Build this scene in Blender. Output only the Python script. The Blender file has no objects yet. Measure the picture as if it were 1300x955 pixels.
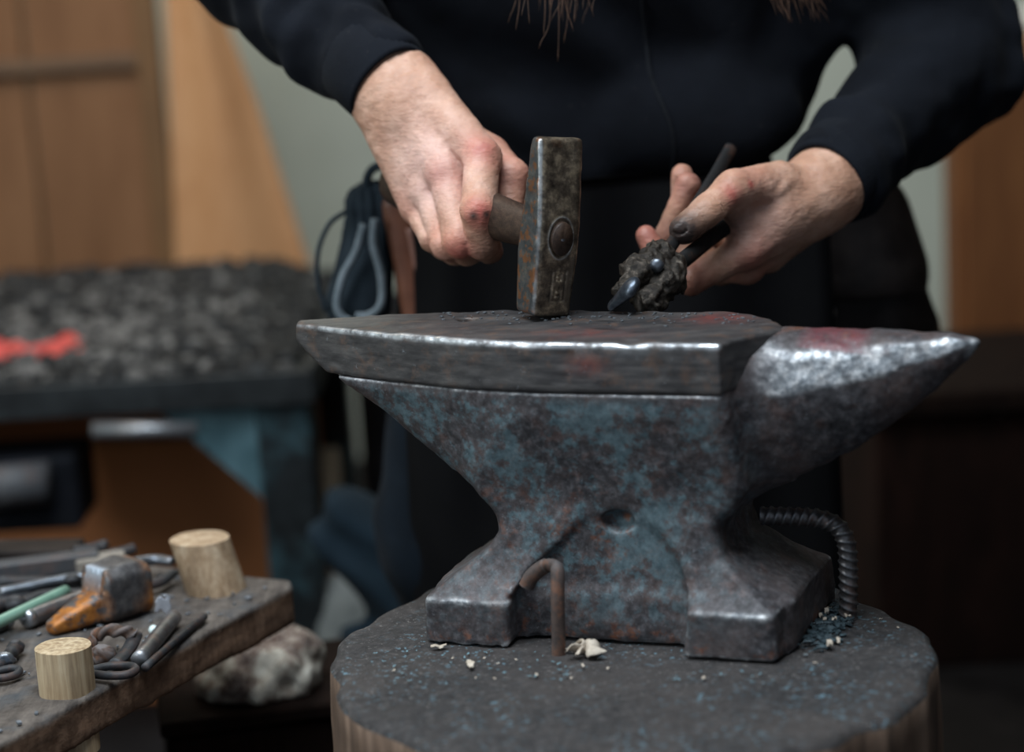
import bpy, math, random
import numpy as np
from mathutils import Vector, Matrix
random.seed(7); rng = np.random.RandomState(11)
SC = bpy.context.scene; COL = SC.collection
PI = math.pi
# ------------------------------------------------------------------ camera model (image taken as 1300x955)
PT, RL, FPX = math.radians(12), math.radians(3.3), 2600.0
CAM = np.array([0, -1.653, 1.091])
FW = np.array([0, math.cos(PT), -math.sin(PT)]); R0 = np.array([1., 0, 0]); U0 = np.array([0, math.sin(PT), math.cos(PT)])
CR = math.cos(RL)*R0 - math.sin(RL)*U0; CU = math.sin(RL)*R0 + math.cos(RL)*U0
def ray(x, y): return FW + CR*(x-650)/FPX - CU*(y-477.5)/FPX
def HZ(x, y, z): d = ray(x, y); return CAM + d*(z-CAM[2])/d[2]
def HY(x, y, Y): d = ray(x, y); return CAM + d*(Y-CAM[1])/d[1]
A = lambda *v: np.array(v, dtype=float)

# ------------------------------------------------------------------ object helpers
def tag(o, label=None, cat=None, group=None, kind=None):
    if label: o['label'] = label
    if cat: o['category'] = cat
    if group: o['group'] = group
    if kind: o['kind'] = kind
    return o
def empty(name, loc, label, cat, group=None, rz=0):
    o = bpy.data.objects.new(name, None); COL.objects.link(o); o.location = loc; o.rotation_euler = (0, 0, rz)
    o.empty_display_size = .05
    return tag(o, label, cat, group)
def link(name, me, mat=None, parent=None, loc=None, smooth=True):
    o = bpy.data.objects.new(name, me); COL.objects.link(o)
    if mat is not None:
        me.materials.append(mat)
    if smooth: me.polygons.foreach_set('use_smooth', [True]*len(me.polygons))
    if parent is not None:
        o.parent = parent
        # geometry is written in world coordinates: cancel the parent's transform
        bpy.context.view_layer.update()
        o.matrix_parent_inverse = parent.matrix_world.inverted()
    if loc is not None: o.location = loc
    return o
def recenter(o):
    """move a top-level mesh's origin to its base"""
    me = o.data; co = np.empty(len(me.vertices)*3); me.vertices.foreach_get('co', co); co = co.reshape(-1, 3)
    c = A((co[:, 0].min()+co[:, 0].max())/2, (co[:, 1].min()+co[:, 1].max())/2, co[:, 2].min())
    me.vertices.foreach_set('co', (co-c).ravel()); o.location = c; me.update(); return o
def pymesh(name, v, f):
    me = bpy.data.meshes.new(name); me.from_pydata([tuple(map(float, p)) for p in v], [], [tuple(map(int, q)) for q in f]); me.update(); return me
def npmesh(name, V, Q):
    me = bpy.data.meshes.new(name); n = len(Q)
    me.vertices.add(len(V)); me.vertices.foreach_set('co', V.astype(np.float32).ravel())
    me.loops.add(4*n); me.loops.foreach_set('vertex_index', Q.astype(np.int32).ravel())
    me.polygons.add(n); me.polygons.foreach_set('loop_start', np.arange(0, 4*n, 4, dtype=np.int32))
    me.update(calc_edges=True); me.validate(); return me
def vattr(me, name, cols):
    a = me.color_attributes.new(name=name, type='FLOAT_COLOR', domain='POINT')
    c = np.ones((len(me.vertices), 4), dtype=np.float32); c[:, :cols.shape[1]] = cols
    a.data.foreach_set('color', c.ravel())

class MB:
    """collects shapes, builds ONE mesh"""
    def __init__(s): s.v = []; s.f = []
    def add(s, v, f):
        n = len(s.v); s.v += [tuple(p) for p in v]; s.f += [tuple(i+n for i in q) for q in f]; return s
    def box(s, c, h, M=None, bev=0.0):
        c = A(*c); h = A(*h); M = np.eye(3) if M is None else np.asarray(M)
        b = min(bev, min(h)*.9)
        vs = []; fs = []
        if b <= 0:
            for i in (-1, 1):
                for j in (-1, 1):
                    for k in (-1, 1): vs.append(c + M @ (A(i, j, k)*h))
            fs = [(0, 1, 3, 2), (4, 6, 7, 5), (0, 4, 5, 1), (2, 3, 7, 6), (0, 2, 6, 4), (1, 5, 7, 3)]
        else:
            idx = {}
            for i in (-1, 1):
                for j in (-1, 1):
                    for k in (-1, 1):
                        for ax in range(3):
                            q = A(i, j, k)*h; q2 = q - A(i, j, k)*b; q2[ax] = q[ax]
                            idx[(i, j, k, ax)] = len(vs); vs.append(c + M @ q2)
            g = lambda i, j, k, ax: idx[(i, j, k, ax)]
            for s1 in (-1, 1):
                fs.append([g(s1, -1, -1, 0), g(s1, 1, -1, 0), g(s1, 1, 1, 0), g(s1, -1, 1, 0)][::s1])
                fs.append([g(-1, s1, -1, 1), g(-1, s1, 1, 1), g(1, s1, 1, 1), g(1, s1, -1, 1)][::s1])
                fs.append([g(-1, -1, s1, 2), g(1, -1, s1, 2), g(1, 1, s1, 2), g(-1, 1, s1, 2)][::s1])
                for s2 in (-1, 1):
                    fs.append([g(-1, s1, s2, 1), g(1, s1, s2, 1), g(1, s1, s2, 2), g(-1, s1, s2, 2)][::-s1*s2])
                    fs.append([g(s1, -1, s2, 0), g(s1, 1, s2, 0), g(s1, 1, s2, 2), g(s1, -1, s2, 2)][::s1*s2])
                    fs.append([g(s1, s2, -1, 0), g(s1, s2, 1, 0), g(s1, s2, 1, 1), g(s1, s2, -1, 1)][::-s1*s2])
                    for s3 in (-1, 1): fs.append([g(s1, s2, s3, 0), g(s1, s2, s3, 1), g(s1, s2, s3, 2)][::s1*s2*s3])
        return s.add(vs, fs)
    def tube(s, pts, rad, n=12, cap=True, flat=None, twist=None):
        """swept tube along pts; rad number or list; flat=(direction, factor) squashes the section"""
        P = [A(*p) for p in pts]; m = len(P)
        R = [rad]*m if not hasattr(rad, '__len__') else list(rad)
        T = []
        for i in range(m):
            t = P[min(i+1, m-1)] - P[max(i-1, 0)]; T.append(t/(np.linalg.norm(t)+1e-9))
        a = A(0, 0, 1) if abs(T[0][2]) < .9 else A(1, 0, 0)
        if flat is not None: a = A(*flat[0])
        vs = []
        x = a - T[0]*(a @ T[0]); x /= np.linalg.norm(x)
        for i in range(m):
            if flat is not None: x = A(*flat[0])
            x = x - T[i]*(x @ T[i]); x /= np.linalg.norm(x); y = np.cross(T[i], x)
            for k in range(n):
                an = 2*PI*k/n + (0 if twist is None else twist*i)
                r = R[i] if not callable(R[i]) else R[i](an)
                fx = 1 if flat is None else flat[1]
                vs.append(P[i] + r*(x*math.cos(an)*fx + y*math.sin(an)))
        fs = []
        for i in range(m-1):
            for k in range(n):
                fs.append((i*n+k, i*n+(k+1) % n, (i+1)*n+(k+1) % n, (i+1)*n+k))
        if cap:
            vs.append(P[0]); vs.append(P[-1]); c0 = m*n; c1 = m*n+1
            for k in range(n):
                fs.append((c0, (k+1) % n, k)); fs.append((c1, (m-1)*n+k, (m-1)*n+(k+1) % n))
        return s.add(vs, fs)
    def prism(s, pts2, M, c, d0, d1):
        """polygon pts2 (x,y) extruded from d0 to d1 along M's third axis"""
        n = len(pts2); M = np.asarray(M); c = A(*c)
        vs = [c + M @ A(x, y, d0) for x, y in pts2] + [c + M @ A(x, y, d1) for x, y in pts2]
        fs = [tuple(range(n))[::-1], tuple(range(n, 2*n))] + [(i, (i+1) % n, n+(i+1) % n, n+i) for i in range(n)]
        return s.add(vs, fs)
    def mesh(s, name='m'): return pymesh(name, s.v, s.f)
    def build(s, name, mat, parent=None, smooth=False): return link(name, s.mesh(name), mat, parent, smooth=smooth)
def bevel(o, w=.002, n=2, ang=35):
    m = o.modifiers.new('bevel', 'BEVEL'); m.width = w; m.segments = n; m.limit_method = 'ANGLE'; m.angle_limit = math.radians(ang); return o
def spline(pts, n=8):
    """Catmull-Rom through pts"""
    P = [A(*p) for p in pts]; P = [2*P[0]-P[1]] + P + [2*P[-1]-P[-2]]; out = []
    for i in range(1, len(P)-2):
        for k in range(n):
            t = k/n; a, b, c, d = P[i-1], P[i], P[i+1], P[i+2]
            out.append(.5*((2*b) + (-a+c)*t + (2*a-5*b+4*c-d)*t*t + (-a+3*b-3*c+d)*t**3))
    out.append(P[-2]); return out

# ------------------------------------------------------------------ value noise + signed distance toolkit
LAT = rng.rand(32, 32, 32).astype(np.float32)*2-1
def noise(P, f, seed=0):
    q = P.astype(np.float32)*f + seed*7.31
    i = np.floor(q).astype(np.int32); t = q - i; t = t*t*(3-2*t); i &= 31; j = (i+1) & 31
    x0, y0, z0 = i.T; x1, y1, z1 = j.T; tx, ty, tz = t.T
    def L(a, b, k): return a+(b-a)*k
    return L(L(L(LAT[x0, y0, z0], LAT[x1, y0, z0], tx), L(LAT[x0, y1, z0], LAT[x1, y1, z0], tx), ty),
             L(L(LAT[x0, y0, z1], LAT[x1, y0, z1], tx), L(LAT[x0, y1, z1], LAT[x1, y1, z1], tx), ty), tz)
def smin(a, b, k):
    h = np.maximum(k-np.abs(a-b), 0)/k; return np.minimum(a, b) - h*h*k*.25
def smax(a, b, k): return -smin(-a, -b, k)
def rcone(P, a, b, ra, rb, sq=None):
    a = np.asarray(a, dtype=np.float32); b = np.asarray(b, dtype=np.float32); ab = b-a; L2 = float(ab @ ab)+1e-12
    t = np.clip(((P-a) @ ab)/L2, 0, 1)
    D = P - a - t[:, None]*ab
    if sq is not None:                      # squash: (direction, factor) : thinner along direction
        n = np.asarray(sq[0], dtype=np.float32); n /= np.linalg.norm(n); k = D @ n
        D = D + np.outer(k*(1/sq[1]-1), n)
        return (np.sqrt((D*D).sum(1)) - (ra+(rb-ra)*t))*(.5+.5*sq[1])
    return np.sqrt((D*D).sum(1)) - (ra+(rb-ra)*t)
def ell(P, c, r, M=None):
    Q = P-np.asarray(c, dtype=np.float32)
    if M is not None: Q = Q @ np.asarray(M, dtype=np.float32)      # columns of M = axes
    r = np.asarray(r, dtype=np.float32); k0 = np.sqrt(((Q/r)**2).sum(1)); k1 = np.sqrt(((Q/r**2)**2).sum(1))+1e-9
    return k0*(k0-1)/k1
def rbox(P, c, h, r=0., M=None):
    Q = P-np.asarray(c, dtype=np.float32)
    if M is not None: Q = Q @ np.asarray(M, dtype=np.float32)
    q = np.abs(Q)-(np.asarray(h, dtype=np.float32)-r)
    return np.sqrt((np.maximum(q, 0)**2).sum(1)) + np.minimum(q.max(1), 0) - r
def poly2(x, y, pts):
    pts = np.asarray(pts, dtype=np.float32); n = len(pts)
    d = np.full(x.shape, 1e9, np.float32); s = np.ones(x.shape, bool)
    for i in range(n):
        ax, ay = pts[i]; bx, by = pts[i-1]
        ex, ey = bx-ax, by-ay; wx, wy = x-ax, y-ay
        t = np.clip((wx*ex+wy*ey)/(ex*ex+ey*ey+1e-12), 0, 1)
        d = np.minimum(d, (wx-ex*t)**2+(wy-ey*t)**2)
        c1 = y >= ay; c2 = y < by; c3 = ex*wy > ey*wx
        s ^= (c1 & c2 & c3) | (~c1 & ~c2 & ~c3)
    d = np.sqrt(d); return np.where(s, d, -d)
def nets(f, lo, hi, h):
    """surface nets of f<0 inside the box lo..hi with cell h (coarse-to-fine); returns V, Q"""
    lo = A(*lo); hi = A(*hi); c = 4
    nc = np.ceil((hi-lo)/(h*c)).astype(int)+1; H = h*c
    g = [lo[i]+np.arange(nc[i])*H+H/2 for i in range(3)]
    X = np.stack(np.meshgrid(*g, indexing='ij'), -1).reshape(-1, 3).astype(np.float32)
    Fc = np.concatenate([f(x) for x in np.array_split(X, max(1, len(X)//400000))]).astype(np.float32)
    near = (np.abs(Fc) < H*1.5).reshape(nc)
    F = np.where(Fc > 0, 1e3, -1e3).astype(np.float32).reshape(nc).repeat(c, 0).repeat(c, 1).repeat(c, 2)
    mk = near.repeat(c, 0).repeat(c, 1).repeat(c, 2)
    ii = np.argwhere(mk)
    Pn = (lo + h/2 + ii*h).astype(np.float32)
    val = np.concatenate([f(x) for x in np.array_split(Pn, max(1, len(Pn)//400000))])
    F[mk] = val
    F[0] = F[-1] = 1; F[:, 0] = F[:, -1] = 1; F[:, :, 0] = F[:, :, -1] = 1
    S = F < 0; n = F.shape
    cells = S[:-1, :-1, :-1].astype(np.int8)
    for a in ((1,0,0),(0,1,0),(0,0,1),(1,1,0),(1,0,1),(0,1,1),(1,1,1)):
        cells = cells + S[a[0]:n[0]-1+a[0], a[1]:n[1]-1+a[1], a[2]:n[2]-1+a[2]]
    act = np.argwhere((cells > 0) & (cells < 8)); del cells
    idx = np.full((n[0]-1, n[1]-1, n[2]-1), -1, np.int32); idx[tuple(act.T)] = np.arange(len(act))
    acc = np.zeros((len(act), 3), np.float32); cnt = np.zeros(len(act), np.float32)
    cor = [np.array(q) for q in ((0,0,0),(1,0,0),(0,1,0),(1,1,0),(0,0,1),(1,0,1),(0,1,1),(1,1,1))]
    fv = [F[tuple((act+q).T)] for q in cor]
    for a, b in ((0,1),(2,3),(4,5),(6,7),(0,2),(1,3),(4,6),(5,7),(0,4),(1,5),(2,6),(3,7)):
        m = (fv[a] < 0) != (fv[b] < 0); fa = fv[a][m]; fb = fv[b][m]; t = np.clip(fa/(fa-fb), .02, .98)
        acc[m] += cor[a] + t[:, None]*(cor[b]-cor[a]); cnt[m] += 1
    V = lo + h/2 + (act + acc/cnt[:, None])*h
    Q = []
    for ax in range(3):
        sl0 = [slice(None)]*3; sl1 = [slice(None)]*3; sl0[ax] = slice(0, -1); sl1[ax] = slice(1, None)
        s0 = S[tuple(sl0)]; s1 = S[tuple(sl1)]
        e = np.argwhere(s0 != s1); flip = s0[tuple(e.T)]
        b, c2 = [(1, 2), (2, 0), (0, 1)][ax]
        ok = (e[:, b] > 0) & (e[:, c2] > 0) & (e[:, b] < n[b]-1) & (e[:, c2] < n[c2]-1); e = e[ok]; flip = flip[ok]
        db = np.zeros(3, int); db[b] = 1; dc = np.zeros(3, int); dc[c2] = 1
        q = np.stack([idx[tuple((e-db-dc).T)], idx[tuple((e-dc).T)], idx[tuple(e.T)], idx[tuple((e-db).T)]], 1)
        q[~flip] = q[~flip][:, ::-1]
        Q.append(q)
    Q = np.concatenate(Q); Q = Q[(Q >= 0).all(1)]
    return V, Q
def relax(V, Q, it=1, lam=.5):
    e = np.concatenate([Q[:, [0, 1]], Q[:, [1, 2]], Q[:, [2, 3]], Q[:, [3, 0]]]); e = np.concatenate([e, e[:, ::-1]])
    for _ in range(it):
        s = np.zeros_like(V); np.add.at(s, e[:, 0], V[e[:, 1]]); c = np.bincount(e[:, 0], minlength=len(V))[:, None]
        V = V + lam*(s/np.maximum(c, 1)-V)
    return V
def sdfobj(name, f, lo, hi, h, mat, parent=None, it=1, attr=None):
    V, Q = nets(f, lo, hi, h); V = relax(V, Q, it)
    me = npmesh(name, V, Q)
    if attr: vattr(me, 'mask', attr(V))
    return link(name, me, mat, parent)

# ------------------------------------------------------------------ materials
class NT:
    def __init__(s, name):
        s.m = bpy.data.materials.new(name); s.m.use_nodes = True; s.t = s.m.node_tree; s.t.nodes.clear()
        s.out = s.n('ShaderNodeOutputMaterial'); s.b = s.n('ShaderNodeBsdfPrincipled'); s.l(s.b.outputs[0], s.out.inputs[0])
        s.tc = s.n('ShaderNodeTexCoord')
    def n(s, k, **kw):
        x = s.t.nodes.new(k)
        for a, b in kw.items(): setattr(x, a, b)
        return x
    def l(s, a, b): s.t.links.new(a, b)
    def mapping(s, scale=(1, 1, 1), rot=(0, 0, 0), src='Object'):
        m = s.n('ShaderNodeMapping'); m.inputs['Scale'].default_value = scale; m.inputs['Rotation'].default_value = rot
        s.l(s.tc.outputs[src], m.inputs[0]); return m.outputs[0]
    def noise(s, sc, det=4, rough=.55, vec=None, dist=0):
        x = s.n('ShaderNodeTexNoise'); x.inputs['Scale'].default_value = sc; x.inputs['Detail'].default_value = det
        x.inputs['Roughness'].default_value = rough; x.inputs['Distortion'].default_value = dist
        s.l(vec if vec is not None else s.tc.outputs['Object'], x.inputs['Vector']); return x.outputs['Fac']
    def vor(s, sc, vec=None, feat='F1', out='Distance'):
        x = s.n('ShaderNodeTexVoronoi'); x.feature = feat; x.inputs['Scale'].default_value = sc
        s.l(vec if vec is not None else s.tc.outputs['Object'], x.inputs['Vector']); return x.outputs[out]
    def ramp(s, fac, pts):
        r = s.n('ShaderNodeValToRGB'); s.l(fac, r.inputs[0]); e = r.color_ramp.elements
        while len(e) < len(pts): e.new(.5)
        for k, (p, c) in enumerate(pts):
            e[k].position = p; c = (c, c, c) if not hasattr(c, '__len__') else c; e[k].color = (*c[:3], 1)
        return r.outputs[0]
    def mix(s, fac, a, b, mode='MIX'):
        x = s.n('ShaderNodeMix', data_type='RGBA', blend_type=mode)
        for sock, val in ((x.inputs[0], fac), (x.inputs[6], a), (x.inputs[7], b)):
            if hasattr(val, 'is_output') or isinstance(val, bpy.types.NodeSocket): s.l(val, sock)
            elif hasattr(val, '__len__'): sock.default_value = (*val[:3], 1)
            else: sock.default_value = val
        return x.outputs[2]
    def math(s, op, a, b=0.5, clamp=False):
        x = s.n('ShaderNodeMath', operation=op); x.use_clamp = clamp
        for sock, val in ((x.inputs[0], a), (x.inputs[1], b)):
            if isinstance(val, bpy.types.NodeSocket): s.l(val, sock)
            else: sock.default_value = val
        return x.outputs[0]
    def attr(s, ch):
        a = s.n('ShaderNodeAttribute'); a.attribute_name = 'mask'; sp = s.n('ShaderNodeSeparateColor'); s.l(a.outputs['Color'], sp.inputs[0])
        return sp.outputs[ch]
    def point(s, lo, hi):
        g = s.n('ShaderNodeNewGeometry'); return s.ramp(g.outputs['Pointiness'], [(lo, 0), (hi, 1)])
    def bump(s, h, st=.3, d=.002, prev=None):
        x = s.n('ShaderNodeBump'); x.inputs['Strength'].default_value = st; x.inputs['Distance'].default_value = d
        s.l(h, x.inputs['Height'])
        if prev is not None: s.l(prev, x.inputs['Normal'])
        s.l(x.outputs[0], s.b.inputs['Normal']); return x.outputs[0]
    def set(s, col=None, rough=None, metal=None, spec=None):
        for k, v in (('Base Color', col), ('Roughness', rough), ('Metallic', metal), ('Specular IOR Level', spec)):
            if v is None: continue
            if isinstance(v, bpy.types.NodeSocket): s.l(v, s.b.inputs[k])
            else: s.b.inputs[k].default_value = (*v, 1) if hasattr(v, '__len__') else v
        return s

def mat_simple(name, c1, c2, sc=30, rough=.7, metal=0, bump=.2, bd=.001, stretch=(1, 1, 1), spec=.5):
    m = NT(name); v = m.mapping(stretch); n = m.noise(sc, 5, .6, v)
    m.set(m.ramp(n, [(.3, c1), (.7, c2)]), rough, metal, spec); m.bump(n, bump, bd); return m.m
def mat_anvil(name, paint=1.0):
    m = NT(name)
    big = m.noise(16, 6, .65); fine = m.noise(160, 7, .7); mid = m.noise(75, 7, .75); mid2 = m.noise(48, 5, .75, m.mapping((1, 1, 1), (.5, .3, 1.0)))
    col = m.ramp(fine, [(.3, (.017, .016, .018)), (.5, (.050, .048, .053)), (.72, (.13, .125, .135))])
    col = m.mix(m.math('MULTIPLY', m.ramp(big, [(.42, 0), (.62, 1)]), .55), col, (.11, .08, .075))       # brownish bloom
    # teal paint remnants
    pz = m.math('MULTIPLY', m.attr(1), m.ramp(m.math('ADD', m.math('MULTIPLY', big, .5), m.math('MULTIPLY', mid, .6)), [(.535, 0), (.59, 1)]))
    pc = m.ramp(fine, [(.3, (.04, .08, .10)), (.7, (.14, .235, .27))])
    col = m.mix(m.math('MULTIPLY', pz, .68*paint), col, pc)
    # rust
    rz = m.math('MULTIPLY', m.math('ADD', m.math('MINIMUM', m.attr(2), 1.0), .25), m.ramp(mid2, [(.53, 0), (.64, 1)]))
    col = m.mix(m.math('MULTIPLY', rz, .75, True), col, m.ramp(fine, [(.35, (.10, .035, .02)), (.7, (.24, .10, .055))]))
    col = m.mix(m.math('MULTIPLY', m.math('SUBTRACT', m.attr(2), 1.2, True), m.ramp(mid, [(.35, .2), (.6, 1)])), col, (.16, .03, .04))
    # pale scratches and specks
    col = m.mix(m.math('MULTIPLY', m.ramp(m.noise(240, 4, .8), [(.60, 0), (.70, 1)]), .4), col, (.30, .32, .35))
    wear = m.math('MULTIPLY', m.point(.515, .56), m.ramp(mid, [(.35, .1), (.55, 1)]))
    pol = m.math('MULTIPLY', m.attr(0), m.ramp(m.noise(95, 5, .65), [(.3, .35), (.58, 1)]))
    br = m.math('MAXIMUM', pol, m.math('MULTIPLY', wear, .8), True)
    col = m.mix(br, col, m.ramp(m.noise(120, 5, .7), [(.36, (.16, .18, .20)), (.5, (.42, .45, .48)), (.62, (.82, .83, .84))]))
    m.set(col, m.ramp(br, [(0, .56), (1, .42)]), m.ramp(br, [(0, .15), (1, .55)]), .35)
    b1 = m.bump(fine, .35, .0012); b2 = m.bump(m.noise(45, 3, .5), .35, .004, b1); 
    b3 = m.bump(m.math('MULTIPLY', m.attr(0), m.vor(140)), .6, .0016, b2)
    return m.m
def mat_faceplate(name):
    m = NT(name)
    fine = m.noise(150, 6, .7); streak = m.noise(40, 5, .7, m.mapping((.25, 1, 4))); mid = m.noise(50, 5, .7)
    col = m.ramp(streak, [(.3, (.026, .025, .027)), (.5, (.058, .055, .056)), (.7, (.11, .103, .10))])
    col = m.mix(m.math('MULTIPLY', m.ramp(mid, [(.52, 0), (.66, 1)]), .6), col, (.14, .085, .06))
    col = m.mix(m.math('MULTIPLY', m.attr(2), m.ramp(mid, [(.4, .3), (.6, 1)])), col, (.20, .045, .04))       # red paint smears
    col = m.mix(m.math('MULTIPLY', m.attr(1), .9), col, (.02, .018, .018))
    col = m.mix(m.math('MULTIPLY', m.ramp(m.noise(170, 3, .8), [(.66, 0), (.72, 1)]), .4), col, (.33, .38, .42))
    br = m.math('MULTIPLY', m.attr(0), m.ramp(m.noise(60, 5, .65), [(.38, .12), (.58, 1)]), True)
    col = m.mix(br, col, (.72, .76, .80))
    m.set(col, m.ramp(br, [(0, .48), (1, .25)]), m.ramp(br, [(0, .3), (1, .95)]))
    b = m.bump(fine, .3, .001); m.bump(m.noise(35, 3), .25, .003, b); return m.m
def mat_hammer(name):
    m = NT(name)
    fine = m.noise(220, 6, .7); mid = m.noise(90, 6, .7)
    col = m.ramp(mid, [(.32, (.035, .028, .024)), (.5, (.15, .12, .09)), (.66, (.42, .34, .24))])
    rz = m.math('MULTIPLY', m.attr(2), m.ramp(m.noise(110, 5, .65), [(.5, 0), (.58, 1)]))
    col = m.mix(m.math('MULTIPLY', m.attr(1), .75), col, m.ramp(fine, [(.3, (.035, .045, .055)), (.7, (.09, .11, .13))]))
    col = m.mix(m.math('MULTIPLY', rz, .85), col, (.22, .085, .03))
    br = m.math('MULTIPLY', m.attr(0), m.ramp(mid, [(.35, .3), (.55, 1)]), True)
    col = m.mix(br, col, (.62, .66, .68))
    m.set(col, m.ramp(fine, [(.3, .28), (.7, .5)]), .7); b = m.bump(fine, .25, .0006); m.bump(mid, .4, .0012, b); return m.m
def mat_iron(name, c1=(.012, .012, .014), c2=(.05, .052, .06), rust=.3, rough=.42, metal=.6, spec=.5, wear=.6):
    m = NT(name); n = m.noise(90, 6, .7); col = m.ramp(n, [(.3, c1), (.7, c2)])
    col = m.mix(m.math('MULTIPLY', m.ramp(m.noise(55, 5, .7), [(.5, 0), (.62, 1)]), rust), col, (.20, .075, .03))
    col = m.mix(m.math('MULTIPLY', m.point(.52, .6), wear), col, (.35, .37, .4))
    m.set(col, rough, metal, spec); m.bump(n, .35, .001); return m.m
def mat_wood(name, c1, c2, c3, stretch=(1, 1, 8), sc=18, rough=.7, bump=.3, spec=.35):
    m = NT(name); v = m.mapping(stretch); n = m.noise(sc, 6, .65, v, .6); f = m.noise(sc*6, 4, .6, v)
    col = m.ramp(n, [(.3, c1), (.5, c2), (.7, c3)]); col = m.mix(.35, col, m.ramp(f, [(.3, c1), (.7, c3)]))
    m.set(col, rough, 0, spec); m.bump(f, bump, .001); return m.m
def mat_skin():
    m = NT('skin')
    n = m.noise(35, 5, .6); f = m.noise(260, 4, .6); blot = m.noise(90, 4, .6)
    col = m.ramp(n, [(.3, (.38, .195, .125)), (.5, (.50, .28, .19)), (.7, (.62, .38, .28))])
    col = m.mix(m.math('MULTIPLY', m.attr(2), .75), col, m.ramp(n, [(.3, (.56, .32, .27)), (.7, (.76, .51, .46))]))
    col = m.mix(m.math('MULTIPLY', m.attr(0), m.ramp(blot, [(.25, .55), (.6, 1)])), col, (.46, .105, .085))      # red knuckles
    col = m.mix(m.math('MULTIPLY', m.attr(1), m.ramp(blot, [(.25, .6), (.6, 1)])), col, (.045, .03, .026))  # soot, plus shade painted into the left thumb hollow
    col = m.mix(m.math('MULTIPLY', m.ramp(m.noise(150, 3, .6), [(.6, 0), (.7, 1)]), .25), col, (.30, .12, .09))
    m.set(col, m.ramp(f, [(.3, .42), (.7, .6)]), 0, .4)
    m.b.inputs['Subsurface Weight'].default_value = .10; m.b.inputs['Subsurface Radius'].default_value = (.008, .003, .0015)
    m.b.inputs['Subsurface Scale'].default_value = .6
    wr = m.noise(120, 3, .6, m.mapping((1, 1, 3), (.3, .5, .2)))
    b = m.bump(f, .35, .0008); b = m.bump(wr, .5, .0016, b); m.bump(m.vor(380, m.mapping((1, 1, 1.6))), .25, .0004, b); return m.m
def mat_cloth(name, c1, c2, sc=300, rough=.9, fold=12):
    m = NT(name); n = m.noise(fold, 4, .6); w = m.noise(sc, 2, .5)
    col = m.ramp(n, [(.3, c1), (.7, c2)]); col = m.mix(m.math('MULTIPLY', m.ramp(m.noise(180, 2, .8), [(.68, 0), (.75, 1)]), .15), col, (.1, .09, .08))
    m.set(col, rough, 0, .12); b = m.bump(w, .3, .0006); m.bump(m.noise(30, 3, .5), .25, .006, b)
    m.b.inputs['Sheen Weight'].default_value = .02; return m.m
def mat_emit(name, c1, c2, st):
    m = NT(name); n = m.noise(60, 4, .6); col = m.ramp(n, [(.35, c1), (.65, c2)])
    m.set((.02, .01, .01), .9); m.l(col, m.b.inputs['Emission Color']); m.b.inputs['Emission Strength'].default_value = st; return m.m

M_anvil = mat_anvil('old_anvil_steel'); M_face = mat_faceplate('anvil_face_steel'); M_ham = mat_hammer('forged_hammer_steel')
M_iron = mat_iron('black_iron', (.006, .006, .007), (.024, .025, .029), .2, .55, .15, .3, .15); M_bluesteel = mat_iron('blue_grey_steel', (.03, .035, .045), (.14, .17, .21), .1, .35, .8)
M_rust = mat_iron('rusty_iron', (.022, .014, .011), (.10, .058, .042), .6, .65, .2, .35, .3)
M_rebar = mat_iron('worn_rebar', (.05, .048, .05), (.20, .19, .19), .35, .38, .7)
M_bright = mat_iron('bright_steel', (.4, .42, .45), (.7, .72, .75), 0, .3, .9)
M_handle = mat_wood('dark_hickory', (.010, .006, .005), (.034, .020, .014), (.07, .042, .028), (6, 1, 6), 30, .45, .3)
M_skin = mat_skin()
M_hood = mat_cloth('black_hoodie_cloth', (.0042, .005, .0075), (.008, .0098, .0145))
M_cuff = mat_cloth('ribbed_cuff_cloth', (.0048, .006, .009), (.009, .011, .016))
M_jean = mat_cloth('navy_denim', (.004, .007, .011), (.008, .014, .022))
M_leather = mat_simple('brown_leather', (.09, .03, .016), (.20, .075, .04), 25, .38, 0, .2)
M_dleather = mat_simple('dark_leather', (.008, .006, .0055), (.024, .018, .016), 25, .6, 0, .3, spec=.2)
M_pouch = mat_cloth('blue_black_canvas', (.012, .018, .024), (.03, .043, .055))
M_cord = mat_simple('grey_cord', (.10, .13, .15), (.2, .24, .27), 80, .8)
M_hair = mat_simple('brown_hair', (.05, .027, .017), (.17, .09, .055), 40, .45, 0, .1)

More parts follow.
